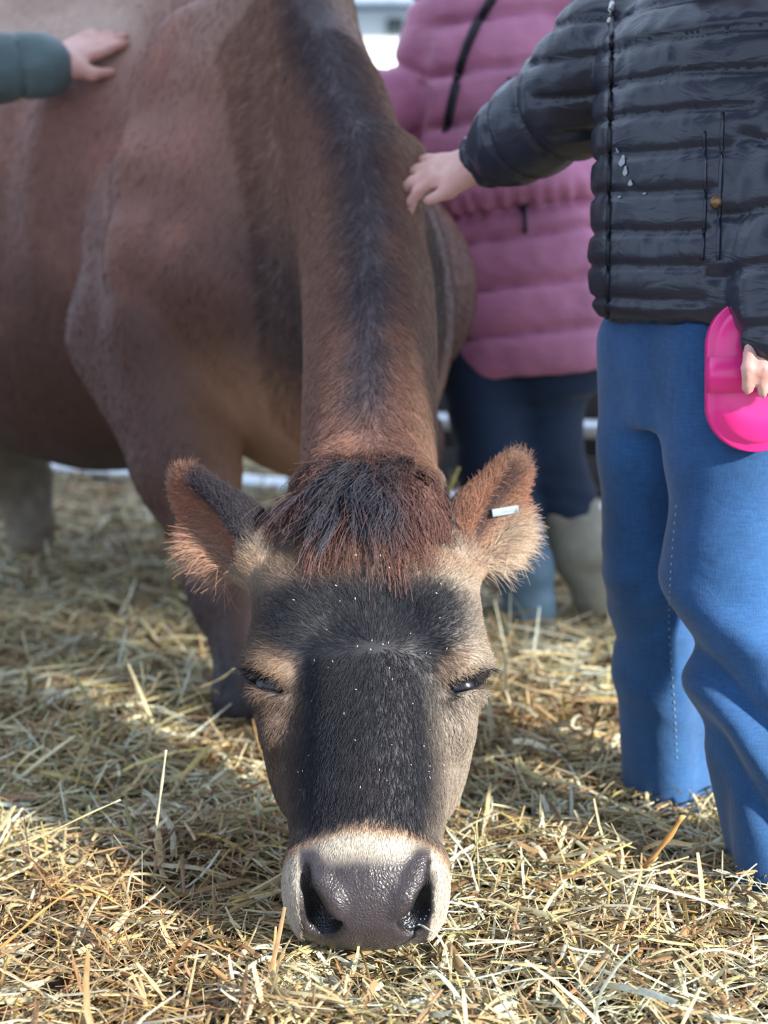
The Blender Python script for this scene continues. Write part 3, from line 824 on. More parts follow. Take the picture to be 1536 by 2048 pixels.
STRAW = np.array([(0.56, 0.50, 0.32), (0.48, 0.39, 0.22), (0.40, 0.30, 0.16), (0.64, 0.62, 0.48), (0.33, 0.21, 0.11), (0.24, 0.14, 0.075), (0.56, 0.58, 0.50), (0.52, 0.41, 0.15), (0.40, 0.39, 0.21)])
STRAW = np.clip(STRAW * np.array([1.09, 1.09, 1.02]), 0, 0.85)
SW = np.array([0.20, 0.17, 0.13, 0.13, 0.12, 0.10, 0.07, 0.05, 0.03])
m_straw, nt, b = new_mat('straw')
a_ = N(nt, 'ShaderNodeAttribute', attribute_name='tint')
vv = mapping(nt, (1, 1, 1)); ns = noise_node(nt, 120, 3, 0.6, vv)
mm = N(nt, 'ShaderNodeMix', data_type='RGBA', blend_type='MULTIPLY'); mm.inputs[0].default_value = 0.6
nt.links.new(a_.outputs['Color'], mm.inputs[6]); nt.links.new(ramp(nt, ns.outputs['Fac'], [(0.3, (0.6, 0.58, 0.52)), (0.65, (1.15, 1.15, 1.15))]), mm.inputs[7])
nt.links.new(mm.outputs[2], b.inputs['Base Color']); b.inputs['Roughness'].default_value = 0.5; b.inputs['Specular IOR Level'].default_value = 0.4

def straw_mesh(cx, cy, cz, length, width, yaw, pitch, bend, kink, col, flat=0.35):
    """many straws at once: 5 rings of 3 points, an open folded ribbon"""
    n = len(cx); K = 5
    T = np.linspace(-0.5, 0.5, K)
    d = np.stack([np.cos(yaw) * np.cos(pitch), np.sin(yaw) * np.cos(pitch), np.sin(pitch)], 1)
    s = np.stack([-np.sin(yaw), np.cos(yaw), 0 * yaw], 1); u = np.cross(d, s)
    roll = RNG.uniform(-0.9, 0.9, n); s2 = s * np.cos(roll)[:, None] + u * np.sin(roll)[:, None]; u2 = np.cross(d, s2)
    V = np.empty((n, K, 3, 3))
    for i, t in enumerate(T):
        kk = np.where(t > 0.1, (t - 0.1), 0)
        c = np.stack([cx, cy, cz], 1) + d * (length * t)[:, None] + u * (bend * length * (0.25 - t * t) )[:, None] + s * (kink * length * kk)[:, None]
        w = width * (0.85 + 0.15 * math.cos(t * 3)) * (0.75 if i in (0, K - 1) else 1)
        V[:, i, 0] = c - s2 * w[:, None]; V[:, i, 1] = c + u2 * (w * flat)[:, None]; V[:, i, 2] = c + s2 * w[:, None]
    base = (np.arange(n) * K * 3)[:, None]
    q = []
    for i in range(K - 1):
        for j in range(2):
            q.append([i * 3 + j, i * 3 + j + 1, (i + 1) * 3 + j + 1, (i + 1) * 3 + j])
    Q = (base[:, :, None] + np.array(q)[None]).reshape(-1, 4)
    C = np.repeat(col, K * 3, 0)
    return V.reshape(-1, 3), Q, C
def make_straw(n, ylo, yhi, ypow, lmin, lmax, wmin, wmax, zlo, zhi, stick, box=None, wide=0.30):
    y = ylo + (yhi - ylo) * RNG.uniform(0, 1, n) ** ypow
    x = RNG.uniform(-1, 1, n) * (y * wide + 0.20)
    if box is not None: x = RNG.uniform(box[0], box[1], n)
    L = lmin + (lmax - lmin) * RNG.beta(1.3, 3.2, n); w = RNG.uniform(wmin, wmax, n) * np.where(RNG.uniform(0, 1, n) < 0.12, 2.0, 1) / 2
    pitch = RNG.normal(0, 0.20, n); st_ = RNG.uniform(0, 1, n) < stick; pitch = np.where(st_, RNG.uniform(0.3, 1.2, n), pitch)
    yaw = RNG.uniform(0, 2 * math.pi, n)
    z = bed_h(x, y) + RNG.uniform(zlo, zhi, n) + np.abs(np.sin(pitch)) * L * 0.22
    # nothing through the muzzle
    keep = ~((np.abs(x - HX) < 0.075) & (y > 1.085) & (y < 1.3) & (z > 0.004))
    # patches of browner trampled straw
    pt = fbm(np.stack([x, y, 0 * x], 1), 5.0, 2, 77)
    ci = RNG.choice(len(STRAW), n, p=SW)
    col = STRAW[ci] * RNG.uniform(0.75, 1.15, (n, 1))
    brown = np.clip(pt * 1.6 - 0.1 + 0.22 * (x < -0.05), 0, 1)[:, None] * 0.75
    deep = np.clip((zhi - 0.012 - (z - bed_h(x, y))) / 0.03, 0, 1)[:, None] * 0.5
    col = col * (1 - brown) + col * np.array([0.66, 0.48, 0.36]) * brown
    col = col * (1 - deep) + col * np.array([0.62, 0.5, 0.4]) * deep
    k = keep if box is None else np.ones(n, bool)
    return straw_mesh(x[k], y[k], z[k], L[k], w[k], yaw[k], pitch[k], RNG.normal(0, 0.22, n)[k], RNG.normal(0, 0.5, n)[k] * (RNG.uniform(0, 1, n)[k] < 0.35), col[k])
sv_, sq_, sc_ = [], [], []; off = 0
for args in ((15000, 0.85, 1.75, 1.2, 0.02, 0.15, 0.0012, 0.0042, -0.016, 0.012, 0.05),
             (9000, 0.85, 1.75, 1.2, 0.015, 0.07, 0.0006, 0.0016, -0.006, 0.016, 0.16),
             (26000, 1.6, 2.9, 1.1, 0.03, 0.17, 0.0018, 0.0050, -0.018, 0.016, 0.08, None, 0.52),
             (700, 1.04, 1.085, 1.0, 0.02, 0.09, 0.0012, 0.0040, -0.005, 0.030, 0.06, (-0.12, 0.10)),
             (900, 1.085, 1.22, 1.0, 0.03, 0.10, 0.0014, 0.0040, -0.018, 0.006, 0.0, (-0.10, 0.08)),
             (14000, 2.8, 5.0, 1.2, 0.05, 0.22, 0.003, 0.007, -0.018, 0.02, 0.08, None, 0.48)):
    v, q, c = make_straw(*args); sv_.append(v); sq_.append(q + off); sc_.append(c); off += len(v)
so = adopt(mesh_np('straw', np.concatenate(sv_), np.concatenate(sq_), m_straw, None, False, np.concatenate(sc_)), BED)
so['kind'] = 'stuff'

# ================================================================== gate and far background
m_galv = plain('galvanised_steel', (0.62, 0.66, 0.70), 0.38, 0.75, 25, 0.2, 0.08, 0.002)
g0 = at(80, 977, 4.25); g1 = at(905, 822, 3.66)
gdir = unit(V3(g1[0] - g0[0], g1[1] - g0[1], 0)); gbase = V3(g0[0], g0[1], 0)
GATE = tag(empty('metal_gate', (gbase[0], gbase[1], -0.16)), 'galvanised tubular metal gate behind the cow and the people', 'gate')
glen0, glen1 = -1.2, 3.0
for z in (0.0, 0.205, 0.42, 0.66, 0.95):
    pts = [gbase + gdir * (glen0 + (glen1 - glen0) * i / 8) + V3(0, 0, z) for i in range(9)]
    v, q = tube(pts, 0.024, 12); adopt(mesh_np('rail', v, q, m_galv), GATE)
for a in (glen0, 0.9, glen1):
    pts = [gbase + gdir * a + V3(0, 0.0, z) for z in (-0.16, 0.3, 0.7, 1.0)]
    v, q = tube(pts, 0.028, 12); adopt(mesh_np('upright', v, q, m_galv), GATE)
m_board = plain('dark_boarding', (0.030, 0.026, 0.026), 0.85, 0, 9, 0.4, 0.4, 0.006)
def boxv(c, ax, half):
    c = np.asarray(c, float); vs = []
    for sx in (-1, 1):
        for sy in (-1, 1):
            for sz in (-1, 1): vs.append(c + ax[0] * half[0] * sx + ax[1] * half[1] * sy + ax[2] * half[2] * sz)
    q = [(0, 1, 3, 2), (4, 6, 7, 5), (0, 4, 5, 1), (2, 3, 7, 6), (0, 2, 6, 4), (1, 5, 7, 3)]
    return np.array(vs), np.array(q)
gn = V3(-gdir[1], gdir[0], 0)
BOARD = tag(empty('board_barrier', tuple(gbase + gdir * 2.0 + gn * 0.25 + V3(0, 0, -0.16))), 'dark wooden board barrier low behind the metal gate', 'barrier')
for k in range(3):
    v, q = boxv(gbase + gdir * 2.2 + gn * 0.25 + V3(0, 0, -0.03 + 0.255 * k), (gdir, gn, V3(0, 0, 1)), (1.3, 0.018, 0.125)); adopt(mesh_np('board', v, q, m_board, None, False), BOARD)
for a in (1.0, 3.4):
    v, q = boxv(gbase + gdir * a + gn * 0.30 + V3(0, 0, 0.30), (gdir, gn, V3(0, 0, 1)), (0.05, 0.03, 0.46)); adopt(mesh_np('post', v, q, m_board, None, False), BOARD)
# pale building and hedge outside
m_pale = plain('pale_render', (0.85, 0.86, 0.80), 0.8, 0, 3, 0.06, 0.1, 0.01)
m_slate = plain('slate_roof', (0.22, 0.27, 0.32), 0.7, 0, 6, 0.2, 0.3, 0.02)
m_hole = plain('dark_window', (0.06, 0.07, 0.06), 0.3, 0, 5, 0.3, 0.0)
BLD = tag(empty('farm_building', (0, 16, -0.3)), 'pale farm building with grey roof far behind the pink coat', 'building')
X3 = (V3(1, 0, 0), V3(0, 1, 0), V3(0, 0, 1))
zt = at(780, 20, 16.0)[2]; zb = at(780, 75, 16.0)[2]
v, q = boxv(V3(-1.0, 17.5, (zt - 0.3) / 2), X3, (7, 1.5, (zt + 0.3) / 2)); adopt(mesh_np('wall', v, q, m_pale, None, False), BLD)
rv = np.array([(-8.3, 15.6, zt - 0.02), (6.3, 15.6, zt - 0.02), (6.3, 17.5, zt + 1.6), (-8.3, 17.5, zt + 1.6), (-8.3, 19.4, zt - 0.02), (6.3, 19.4, zt - 0.02)], float)
v = np.concatenate([rv, rv + V3(0, 0, 0.08)])
q = np.array([(0, 1, 2, 3), (3, 2, 5, 4), (6, 9, 8, 7), (9, 10, 11, 8), (0, 6, 7, 1), (4, 5, 11, 10), (0, 3, 9, 6), (3, 4, 10, 9), (1, 7, 8, 2), (2, 8, 11, 5)])
adopt(mesh_np('roof', v, q, m_slate, None, False), BLD)
for wx in (-4.5, -2.2, 0.12, 2.4):
    c = V3(wx, 15.98, at(781, 53, 16)[2]); v, q = boxv(c, X3, (0.09, 0.03, 0.08)); adopt(mesh_np('window', v, q, m_hole, None, False), BLD)

# ================================================================== people
def noise_disp(v, n, amp, scale, seed, squash=(1, 1, 1)):
    return v + n * (fbm(v * np.array(squash), scale, 3, seed) * amp)[:, None]
def cloth_mat(name, col, rough, sheen=0.0, coat=0.0, wr=0.5, wscale=30, spec=0.5, weave=False, dist=0.006):
    m, nt, b = new_mat(name)
    vec = mapping(nt, (1, 1, 1)); c = np.array(col)
    n = noise_node(nt, 8, 4, 0.6, vec)
    nt.links.new(ramp(nt, n.outputs['Fac'], [(0.3, tuple(c * 0.72)), (0.7, tuple(np.minimum(c * 1.22, 1)))]), b.inputs['Base Color'])
    b.inputs['Roughness'].default_value = rough; b.inputs['Specular IOR Level'].default_value = spec
    b.inputs['Sheen Weight'].default_value = sheen; b.inputs['Coat Weight'].default_value = coat; b.inputs['Coat Roughness'].default_value = 0.25
    v2 = mapping(nt, (1, 1, 2.2)); w = noise_node(nt, wscale, 3, 0.55, v2, 1.2)
    p = bump(nt, w.outputs['Fac'], wr, dist, b)
    if weave:
        f = noise_node(nt, 900, 2, 0.5, mapping(nt, (1, 1, 0.35))); bump(nt, f.outputs['Fac'], 0.35, 0.001, b, p)
        st1 = noise_node(nt, 700, 2, 0.6, mapping(nt, (1, 1, 0.06))); st2 = noise_node(nt, 700, 2, 0.6, mapping(nt, (0.1, 0.1, 1)))
        ad = N(nt, 'ShaderNodeMath', operation='ADD'); nt.links.new(st1.outputs['Fac'], ad.inputs[0]); nt.links.new(st2.outputs['Fac'], ad.inputs[1])
        hf = N(nt, 'ShaderNodeMath', operation='MULTIPLY'); nt.links.new(ad.outputs[0], hf.inputs[0]); hf.inputs[1].default_value = 0.5
        mu = N(nt, 'ShaderNodeMix', data_type='RGBA', blend_type='MULTIPLY'); mu.inputs[0].default_value = 0.45
        src = b.inputs['Base Color'].links[0].from_socket; nt.links.new(src, mu.inputs[6])
        nt.links.new(ramp(nt, hf.outputs[0], [(0.38, (0.55, 0.6, 0.68)), (0.62, (1.6, 1.45, 1.3))]), mu.inputs[7]); nt.links.new(mu.outputs[2], b.inputs['Base Color'])
    return m
m_skin, nt, b = new_mat('skin')
ns = noise_node(nt, 35, 3, 0.5, mapping(nt, (1, 1, 1)))
nt.links.new(ramp(nt, ns.outputs['Fac'], [(0.3, (0.60, 0.30, 0.25)), (0.7, (0.74, 0.44, 0.37))]), b.inputs['Base Color'])
b.inputs['Roughness'].default_value = 0.5; b.inputs['Subsurface Weight'].default_value = 0.15; b.inputs['Subsurface Radius'].default_value = (0.01, 0.004, 0.002)
m_nail = plain('fingernail', (0.78, 0.52, 0.46), 0.3, 0, 60, 0.05, 0)
m_black = cloth_mat('black_quilted_nylon', (0.019, 0.024, 0.040), 0.32, 0.0, 0.0, 0.35, 17, 0.5)
m_pink = cloth_mat('pink_quilted_nylon', (0.52, 0.195, 0.32), 0.55, 0.15, 0.0, 0.35, 22, 0.35)
m_green = cloth_mat('green_quilted_nylon', (0.095, 0.145, 0.150), 0.5, 0.1, 0, 0.35, 22, 0.4)
m_denim = cloth_mat('light_blue_denim', (0.019, 0.078, 0.205), 0.8, 0.25, 0, 0.25, 14, 0.2, True)
m_navy = cloth_mat('dark_navy_denim', (0.013, 0.026, 0.055), 0.75, 0.1, 0, 0.35, 18, 0.2, True)
m_khaki = plain('muddy_boot', (0.27, 0.25, 0.19), 0.6, 0, 14, 0.35, 0.3, 0.004)
m_bluegrey = plain('blue_grey_boot', (0.10, 0.17, 0.23), 0.55, 0, 14, 0.3, 0.2, 0.004)
m_zip = plain('dark_zip', (0.012, 0.014, 0.020), 0.4, 0.3, 300, 0.3, 0.5, 0.001)
m_metal = plain('zip_metal', (0.5, 0.5, 0.48), 0.3, 0.9, 100, 0.1, 0.05)
m_bronze = plain('bronze_snap', (0.22, 0.13, 0.07), 0.35, 0.8, 100, 0.2, 0.05)
m_thread = plain('pale_stitching', (0.30, 0.38, 0.46), 0.8, 0, 200, 0.1, 0.0)
m_hairh = hair_mat('head_hair'); 
m_hairb = plain('brown_head_hair', (0.09, 0.055, 0.035), 0.5, 0, 80, 0.4, 0.5, 0.004)

def hand_sdf(S, wrist, fwd, palm_n, side, size, curl, spread=0.12, thumb_out=0.7, thumb_side=1):
    """palm and five fingers; fwd = towards the fingertips, palm_n = out of the palm, side = towards the thumb; returns fingertips"""
    f = unit(fwd); pn = unit(palm_n - (palm_n @ f) * f); sd = unit(np.cross(pn, f)) * thumb_side
    if sd @ side < 0: sd = -sd
    L = size
    pc = wrist + f * 0.24 * L
    S.ell(pc, (0.27 * L, 0.215 * L, 0.085 * L), 0.012, R=np.stack([f, sd, pn]))
    S.cap(wrist - f * 0.30 * L, wrist + f * 0.08 * L, 0.15 * L, 0.14 * L, 0.02, flat=pn, fs=0.75)
    tips = []
    lens = [0.40, 0.45, 0.42, 0.33]
    for i in range(4):
        o = (1.5 - i) / 1.5
        k0 = wrist + f * (0.47 - 0.03 * abs(i - 1)) * L + sd * (o * 0.155 * L)
        d0 = unit(f + sd * o * spread)
        c = np.broadcast_to(curl, (4,))[i] if np.ndim(curl) else curl
        ang = 0.0; p = k0; r = [0.058 * L, 0.054 * L, 0.048 * L, 0.040 * L]
        for j, fr in enumerate((0.45, 0.31, 0.24)):
            ang += c * (0.75 if j == 0 else 1.0)
            d = unit(d0 * math.cos(ang) + pn * math.sin(ang))
            q = p + d * lens[i] * fr * L
            S.cap(p, q, r[j], r[j + 1], 0.005 if j else 0.010); p = q
        tips.append((p, d, pn))
    t0 = wrist + f * 0.12 * L + sd * 0.15 * L; t1 = t0 + unit(f * (1 - thumb_out * 0.5) + sd * thumb_out + pn * 0.25) * 0.24 * L; t2 = t1 + unit(f * 0.9 + sd * thumb_out * 0.35 + pn * 0.15) * 0.2 * L
    S.cap(t0, t1, 0.085 * L, 0.065 * L, 0.02); S.cap(t1, t2, 0.062 * L, 0.048 * L, 0.006); tips.append((t2, unit(t2 - t1), pn))
    return tips
def head_sdf(S, c, fwd, size):
    """a head with brow, nose, lips, chin and ears; c = centre of the skull"""
    f = unit(fwd); u = V3(0, 0, 1); s_ = np.cross(f, u); R = np.stack([f, s_, u])
    S.ell(c + u * 0.02 * size, (0.098 * size, 0.078 * size, 0.105 * size), 0.03, R=R)
    S.ell(c + f * 0.025 * size - u * 0.065 * size, (0.066 * size, 0.058 * size, 0.075 * size), 0.04, R=R)
    S.cap(c + f * 0.092 * size - u * 0.005 * size, c + f * 0.112 * size - u * 0.040 * size, 0.008 * size, 0.014 * size, 0.012)
    S.ell(c + f * 0.088 * size - u * 0.075 * size, (0.008 * size, 0.024 * size, 0.006 * size), 0.008, R=R)
    S.ell(c + f * 0.086 * size - u * 0.088 * size, (0.008 * size, 0.021 * size, 0.007 * size), 0.008, R=R)
    S.ell(c + f * 0.075 * size - u * 0.118 * size, (0.018 * size, 0.022 * size, 0.016 * size), 0.02, R=R)
    for g in (-1, 1):
        S.ell(c + s_ * g * 0.080 * size - u * 0.02 * size, (0.018 * size, 0.010 * size, 0.030 * size), 0.008, R=R)
        S.ell(c + f * 0.095 * size + s_ * g * 0.032 * size + u * 0.005 * size, (0.012 * size, 0.018 * size, 0.011 * size), 0.012, 's', R=R)
    S.cap(c - u * 0.09 * size - f * 0.01 * size, c - u * 0.20 * size - f * 0.02 * size, 0.052 * size, 0.058 * size, 0.03)
m_white = plain('eye_white', (0.75, 0.73, 0.70), 0.2, 0, 50, 0.05, 0)
m_iris = plain('eye_iris', (0.05, 0.035, 0.025), 0.15, 0, 80, 0.2, 0)
m_lip = plain('lips', (0.50, 0.20, 0.18), 0.45, 0, 80, 0.1, 0)
def face_parts(c, fwd, size, parent):
    f = unit(fwd); u = V3(0, 0, 1); s_ = np.cross(f, u); R = np.stack([f, s_, u])
    for g in (-1, 1):
        e = c + f * 0.0825 * size + s_ * g * 0.031 * size + u * 0.004 * size
        E = Sdf(); E.ell(e, (0.010 * size, 0.0145 * size, 0.0085 * size), 0.003, R=R); v, q = polygonise(E, 0.002); eo = adopt(mesh_np('eye', v, q, m_white), parent)
        E = Sdf(); E.ell(e + f * 0.0075 * size, (0.0045 * size, 0.0062 * size, 0.0062 * size), 0.002, R=R); v, q = polygonise(E, 0.0014); adopt(mesh_np('iris', v, q, m_iris), eo)
        B_ = [c + f * (0.098 - 0.012 * abs(t)) * size + s_ * g * (0.018 + 0.030 * t) * size + u * (0.026 + 0.006 * math.sin(t * 3)) * size for t in np.linspace(0, 1, 6)]
        v, q = tube(B_, 0.0035 * size, 6); adopt(mesh_np('eyebrow', v, q, m_hairb), parent)
    E = Sdf(); E.ell(c + f * 0.0895 * size - u * 0.0745 * size, (0.0075 * size, 0.022 * size, 0.0048 * size), 0.004, R=R); E.ell(c + f * 0.0880 * size - u * 0.0865 * size, (0.0078 * size, 0.019 * size, 0.0056 * size), 0.004, R=R)
    v, q = polygonise(E, 0.0018); adopt(mesh_np('lips', v, q, m_lip), parent)
def hair_cap(c, fwd, size, length, mat, parent):
    f = unit(fwd); u = V3(0, 0, 1); s_ = np.cross(f, u); R = np.stack([f, s_, u]); H = Sdf()
    H.ell(c - f * 0.012 * size + u * 0.032 * size, (0.105 * size, 0.090 * size, 0.108 * size), 0.02, R=R)
    H.cap(c - f * 0.06 * size, c - f * 0.09 * size - u * length, 0.075 * size, 0.05 * size, 0.04)
    H.ell(c + f * 0.085 * size - u * 0.06 * size, (0.07 * size, 0.066 * size, 0.105 * size), 0.02, 's', R=R)
    face_parts(c, fwd, size, parent)
    v, q = polygonise(H, 0.008); n = normals(v, q); v = v + n * (np.sin(np.arctan2((v - c) @ s_, (v - c) @ f) * 40) * 0.0015)[:, None]
    return adopt(mesh_np('hair', v, q, mat), parent)
def seams(coord, lines, width, depth, puff):
    """quilting: a groove at each seam, fabric bulging between"""
    lines = np.asarray(lines); d = np.abs(coord[:, None] - lines[None]).min(1)
    i = np.clip(np.searchsorted(lines, coord), 1, len(lines) - 1); gap = np.clip(lines[i] - lines[i - 1], 0.02, 0.2)
    x = np.clip(d / (gap * 0.5), 0, 1)
    return puff * np.sqrt(np.clip(1 - (1 - x) ** 2, 0, 1)) - depth * np.exp(-(d / width) ** 2)
def surf_path(bvh, pts, n, lift):
    """points along a polyline seen in the photograph, laid on a surface"""
    P = spline([(x, y, 0) for x, y in pts], n); out = []
    for p in P:
        o, d = ray(p[0], p[1]); h = bvh.ray_cast(o, d)
        if h[0] is not None: out.append(np.array(h[0]) - np.array(d) * lift)
    return np.array(out)
def bvh_of(v, q): return BVHTree.FromPolygons([tuple(x) for x in v], [tuple(x) for x in q])
def strip(name, bvh, pts, n, r, mat, parent, flat=0.5, lift=0.001, sides=6):
    P = surf_path(bvh, pts, n, lift)
    if len(P) < 3: return None
    v, q = tube(P, r, sides, flat=None); return adopt(mesh_np(name, v, q, mat), parent)

def zpx(py, D): return at(768, py, D)[2]
def finish(name, S, h, mat, parent, sm=2, disp=None, nz=None):
    v, q = polygonise(S, h); v = smooth_mesh(v, q, sm)
    n = normals(v, q)
    if disp is not None: v = v + n * disp(v, n)[:, None]
    if nz: v = noise_disp(v, n, *nz)
    return adopt(mesh_np(name, v, q, mat), parent), v, q
def nails(tips, size, parent):
    for (p, d, pn) in tips:
        c = p - pn * 0.030 * size - d * 0.004
        E = Sdf(); E.ell(c, (0.050 * size, 0.030 * size, 0.010 * size), 0.004, R=np.stack([d, np.cross(pn, d), pn]))
        v, q = polygonise(E, 0.0022); adopt(mesh_np('fingernail', v, q, m_nail), parent)

# ------------------------------------------------------------------ child in the black quilted jacket
PB = tag(empty('person', (0.34, 1.47, -0.16)), 'person in black quilted jacket and wide blue jeans holding a pink brush', 'person')
FB = unit(V3(-0.75, -0.66, 0)); RB = V3(FB[1], -FB[0], 0); UB = V3(0, 0, 1)      # facing, the wearer's right
CB = V3(0.358, 1.50, 0)
sh_r = CB + RB * 0.150 + V3(-0.01, 0.0, 0.845); sh_l = CB - RB * 0.155 + V3(0.02, 0, 0.845)
hit, _ = trace(835, 345, cow)
D_h = hit[1]
el_r = at(1140, 205, 1.66); wr_r = at(968, 322, D_h - 0.045)
el_l = at(1605, 380, 1.375); wr_l = at(1550, 680, 1.335)
# body under the clothes
S = Sdf()
S.loft((CB, UB, RB, FB), [0.48, 0.60, 0.72, 0.84, 0.89], [0.085, 0.090, 0.105, 0.115, 0.06], [0.065, 0.070, 0.080, 0.08, 0.05], [-0.065, -0.07, -0.08, -0.08, -0.05], 0.04, 2.2)
S.path([sh_r, el_r, wr_r], [0.042, 0.034, 0.024], 0.03); S.path([sh_l, el_l, wr_l], [0.042, 0.034, 0.024], 0.03)
hipR, kneeR, ankR = at(1300, 690, 1.56), at(1298, 1130, 1.56), at(1345, 1600, 1.60)
hipL, kneeL, ankL = at(1445, 690, 1.45), at(1468, 1130, 1.42), at(1612, 1760, 1.33)
ftR = V3(ankR[0], ankR[1], -0.12); ftL = V3(ankL[0], ankL[1], -0.12)
S.path([hipR, kneeR, ankR, ftR], [0.030, 0.022, 0.020, 0.022], 0.03); S.path([hipL, kneeL, ankL, ftL], [0.038, 0.028, 0.024, 0.024], 0.03)
HBc = CB + V3(-0.01, -0.01, 1.04); head_sdf(S, HBc, FB, 0.98)
f_r = hit - wr_r
tipsR = hand_sdf(S, wr_r, at(842, 345, D_h - 0.02) - wr_r, V3(-0.25, 0.62, -0.75), V3(0.1, -1, -0.4), 0.138, np.array([0.42, 0.24, 0.10, 0.10]), 0.36, 0.55)
hb = lerp(el_l, wr_l, 0.66)
# left hand: back of the hand inside the cuff, four fingers reaching down over the strap of the brush, thumb on the far side
S.ell(at(1556, 655, 1.335), (0.024, 0.012, 0.030), 0.010)
for k, (x, e) in enumerate(((1496, 778), (1526, 786), (1556, 782), (1585, 770))):
    S.path([at(x + 6, 692, 1.326), at(x, 738, 1.312), at(x, e, 1.320)], [0.0068, 0.0066, 0.0058], 0.002)
S.path([at(1575, 665, 1.33), at(1612, 715, 1.335), at(1616, 755, 1.34)], [0.011, 0.009, 0.007], 0.008)
body_b, _, _ = finish('body', S, 0.0042, m_skin, PB, 2)
nails(tipsR[:4], 0.125, body_b)
hair_cap(HBc, FB, 0.98, 0.16, m_hairb, PB)
# jacket
J = Sdf()
zh, zs = zpx(655, 1.42), zpx(-25, 1.45)
J.loft((CB, UB, RB, FB), [zh, zh + 0.02, zh + 0.07, 0.66, 0.76, zs - 0.04, zs + 0.01], [0.122, 0.136, 0.142, 0.140, 0.142, 0.140, 0.09], [0.102, 0.114, 0.118, 0.116, 0.114, 0.105, 0.07],
       [-0.10, -0.11, -0.11, -0.11, -0.11, -0.10, -0.07], 0.03, 2.4)
J.path([sh_r, lerp(sh_r, el_r, 0.5), el_r, lerp(el_r, wr_r, 0.5), wr_r + unit(el_r - wr_r) * 0.020], [0.064, 0.060, 0.056, 0.050, 0.040], 0.025)
J.path([sh_l, lerp(sh_l, el_l, 0.5), el_l, lerp(el_l, wr_l, 0.5), wr_l], [0.064, 0.058, 0.050, 0.044, 0.036], 0.025)
J.cap(CB + V3(0, 0, zs), CB + V3(0, 0, zs + 0.035), 0.075, 0.07, 0.02)           # collar
J.ell(CB - FB * 0.09 + V3(0, 0, zs + 0.02), (0.075, 0.12, 0.07), 0.03, R=np.stack([FB, RB, UB]))   # hood lying on the back
JS = [zpx(y, 1.40) for y in (655, 603, 532, 461, 381, 300, 222, 146, 65, -20)]
def arm_coord(P, pts):
    best = np.full(len(P), 9.0); par = np.zeros(len(P)); acc = 0
    for a, b in zip(pts[:-1], pts[1:]):
        ab = b - a; t = np.clip(((P - a) @ ab) / (ab @ ab), 0, 1); d = np.linalg.norm(P - a - t[:, None] * ab, axis=1)
        m = d < best; best[m] = d[m]; par[m] = acc + t[m] * np.linalg.norm(ab); acc += np.linalg.norm(ab)
    return best, par
def jacket_disp(P, n):
    d1, p1 = arm_coord(P, [sh_r, el_r, wr_r]); d2, p2 = arm_coord(P, [sh_l, el_l, wr_l])
    q = P - CB; lat = np.abs(q @ RB)
    arm1 = sstep(0.085, 0.07, d1) * sstep(0.10, 0.13, p1 + 0.5 * np.maximum(lat - 0.13, 0)); arm2 = sstep(0.085, 0.07, d2) * sstep(0.10, 0.13, p2 + 0.5 * np.maximum(lat - 0.13, 0))
    w = 0.004 * fbm(P, 12, 2, 4)
    t = seams(P[:, 2] + w, sorted(JS), 0.0038, 0.0040, 0.0030)
    a1 = seams(p1 + w, np.arange(0.0, 0.6, 0.055), 0.005, 0.004, 0.005); a2 = seams(p2 + w, np.arange(0.0, 0.6, 0.055), 0.005, 0.004, 0.005)
    r = t * (1 - arm1) * (1 - arm2) + a1 * arm1 + a2 * arm2
    cr = 0.0028 * np.abs(fbm(P * V3(1, 1, 0.5), 38, 2, 8)) + 0.002 * fbm(P, 20, 2, 12)
    # the front edge is gathered beside the zip
    return r - cr
jk, jv, jq = finish('jacket', J, 0.0048, m_black, PB, 2, jacket_disp)
jb = bvh_of(jv, jq)
strip('zip', jb, [(1224, -10), (1222, 150), (1218, 330), (1216, 500), (1214, 655)], 60, 0.0030, m_zip, jk)
v, q = tube(surf_path(jb, [(1224, 5), (1219, 45)], 6, 0.004), 0.0032, 8); adopt(mesh_np('zip_pull', v, q, m_metal), jk)
strip('pocket_edge', jb, [(1408, 262), (1410, 400), (1404, 520)], 30, 0.0018, m_black, jk)
strip('pocket_edge', jb, [(1445, 225), (1440, 380), (1436, 520)], 30, 0.0020, m_black, jk)
P = surf_path(jb, [(1433, 404), (1434, 405)], 2, 0.002)
E = Sdf(); E.ell(P[0], (0.0065, 0.0035, 0.0065), 0.003); v, q = polygonise(E, 0.0016); adopt(mesh_np('snap_button', v, q, m_bronze), jk)
# pale dried splashes beside the zip
m_splash = plain('pale_splash', (0.34, 0.37, 0.40), 0.7, 0, 200, 0.2, 0)
for (x, y, a, b_) in ((1246, 322, 0.004, 0.006), (1252, 342, 0.003, 0.005), (1236, 300, 0.002, 0.003), (1262, 366, 0.003, 0.003), (1290, 388, 0.002, 0.002), (1240, 395, 0.0025, 0.0015)):
    h_ = jb.ray_cast(*ray(x, y))
    if h_[0] is None: continue
    nn = unit(np.array(h_[1])); nn = nn if nn[1] < 0 else -nn; t1_ = unit(np.cross(nn, UB)); t2_ = np.cross(nn, t1_)
    pts_ = [np.array(h_[0]) + nn * 0.0012 + t1_ * a * math.cos(w) * (1 + 0.35 * math.sin(3 * w)) + t2_ * b_ * math.sin(w) for w in np.linspace(0, 2 * math.pi, 12, endpoint=False)]
    pts_.append(np.array(h_[0]) + nn * 0.0018)
    adopt(mesh_np('splash', np.array(pts_), np.array([(12, k, (k + 1) % 12, (k + 2) % 12) for k in range(0, 12, 2)]), m_splash), jk)
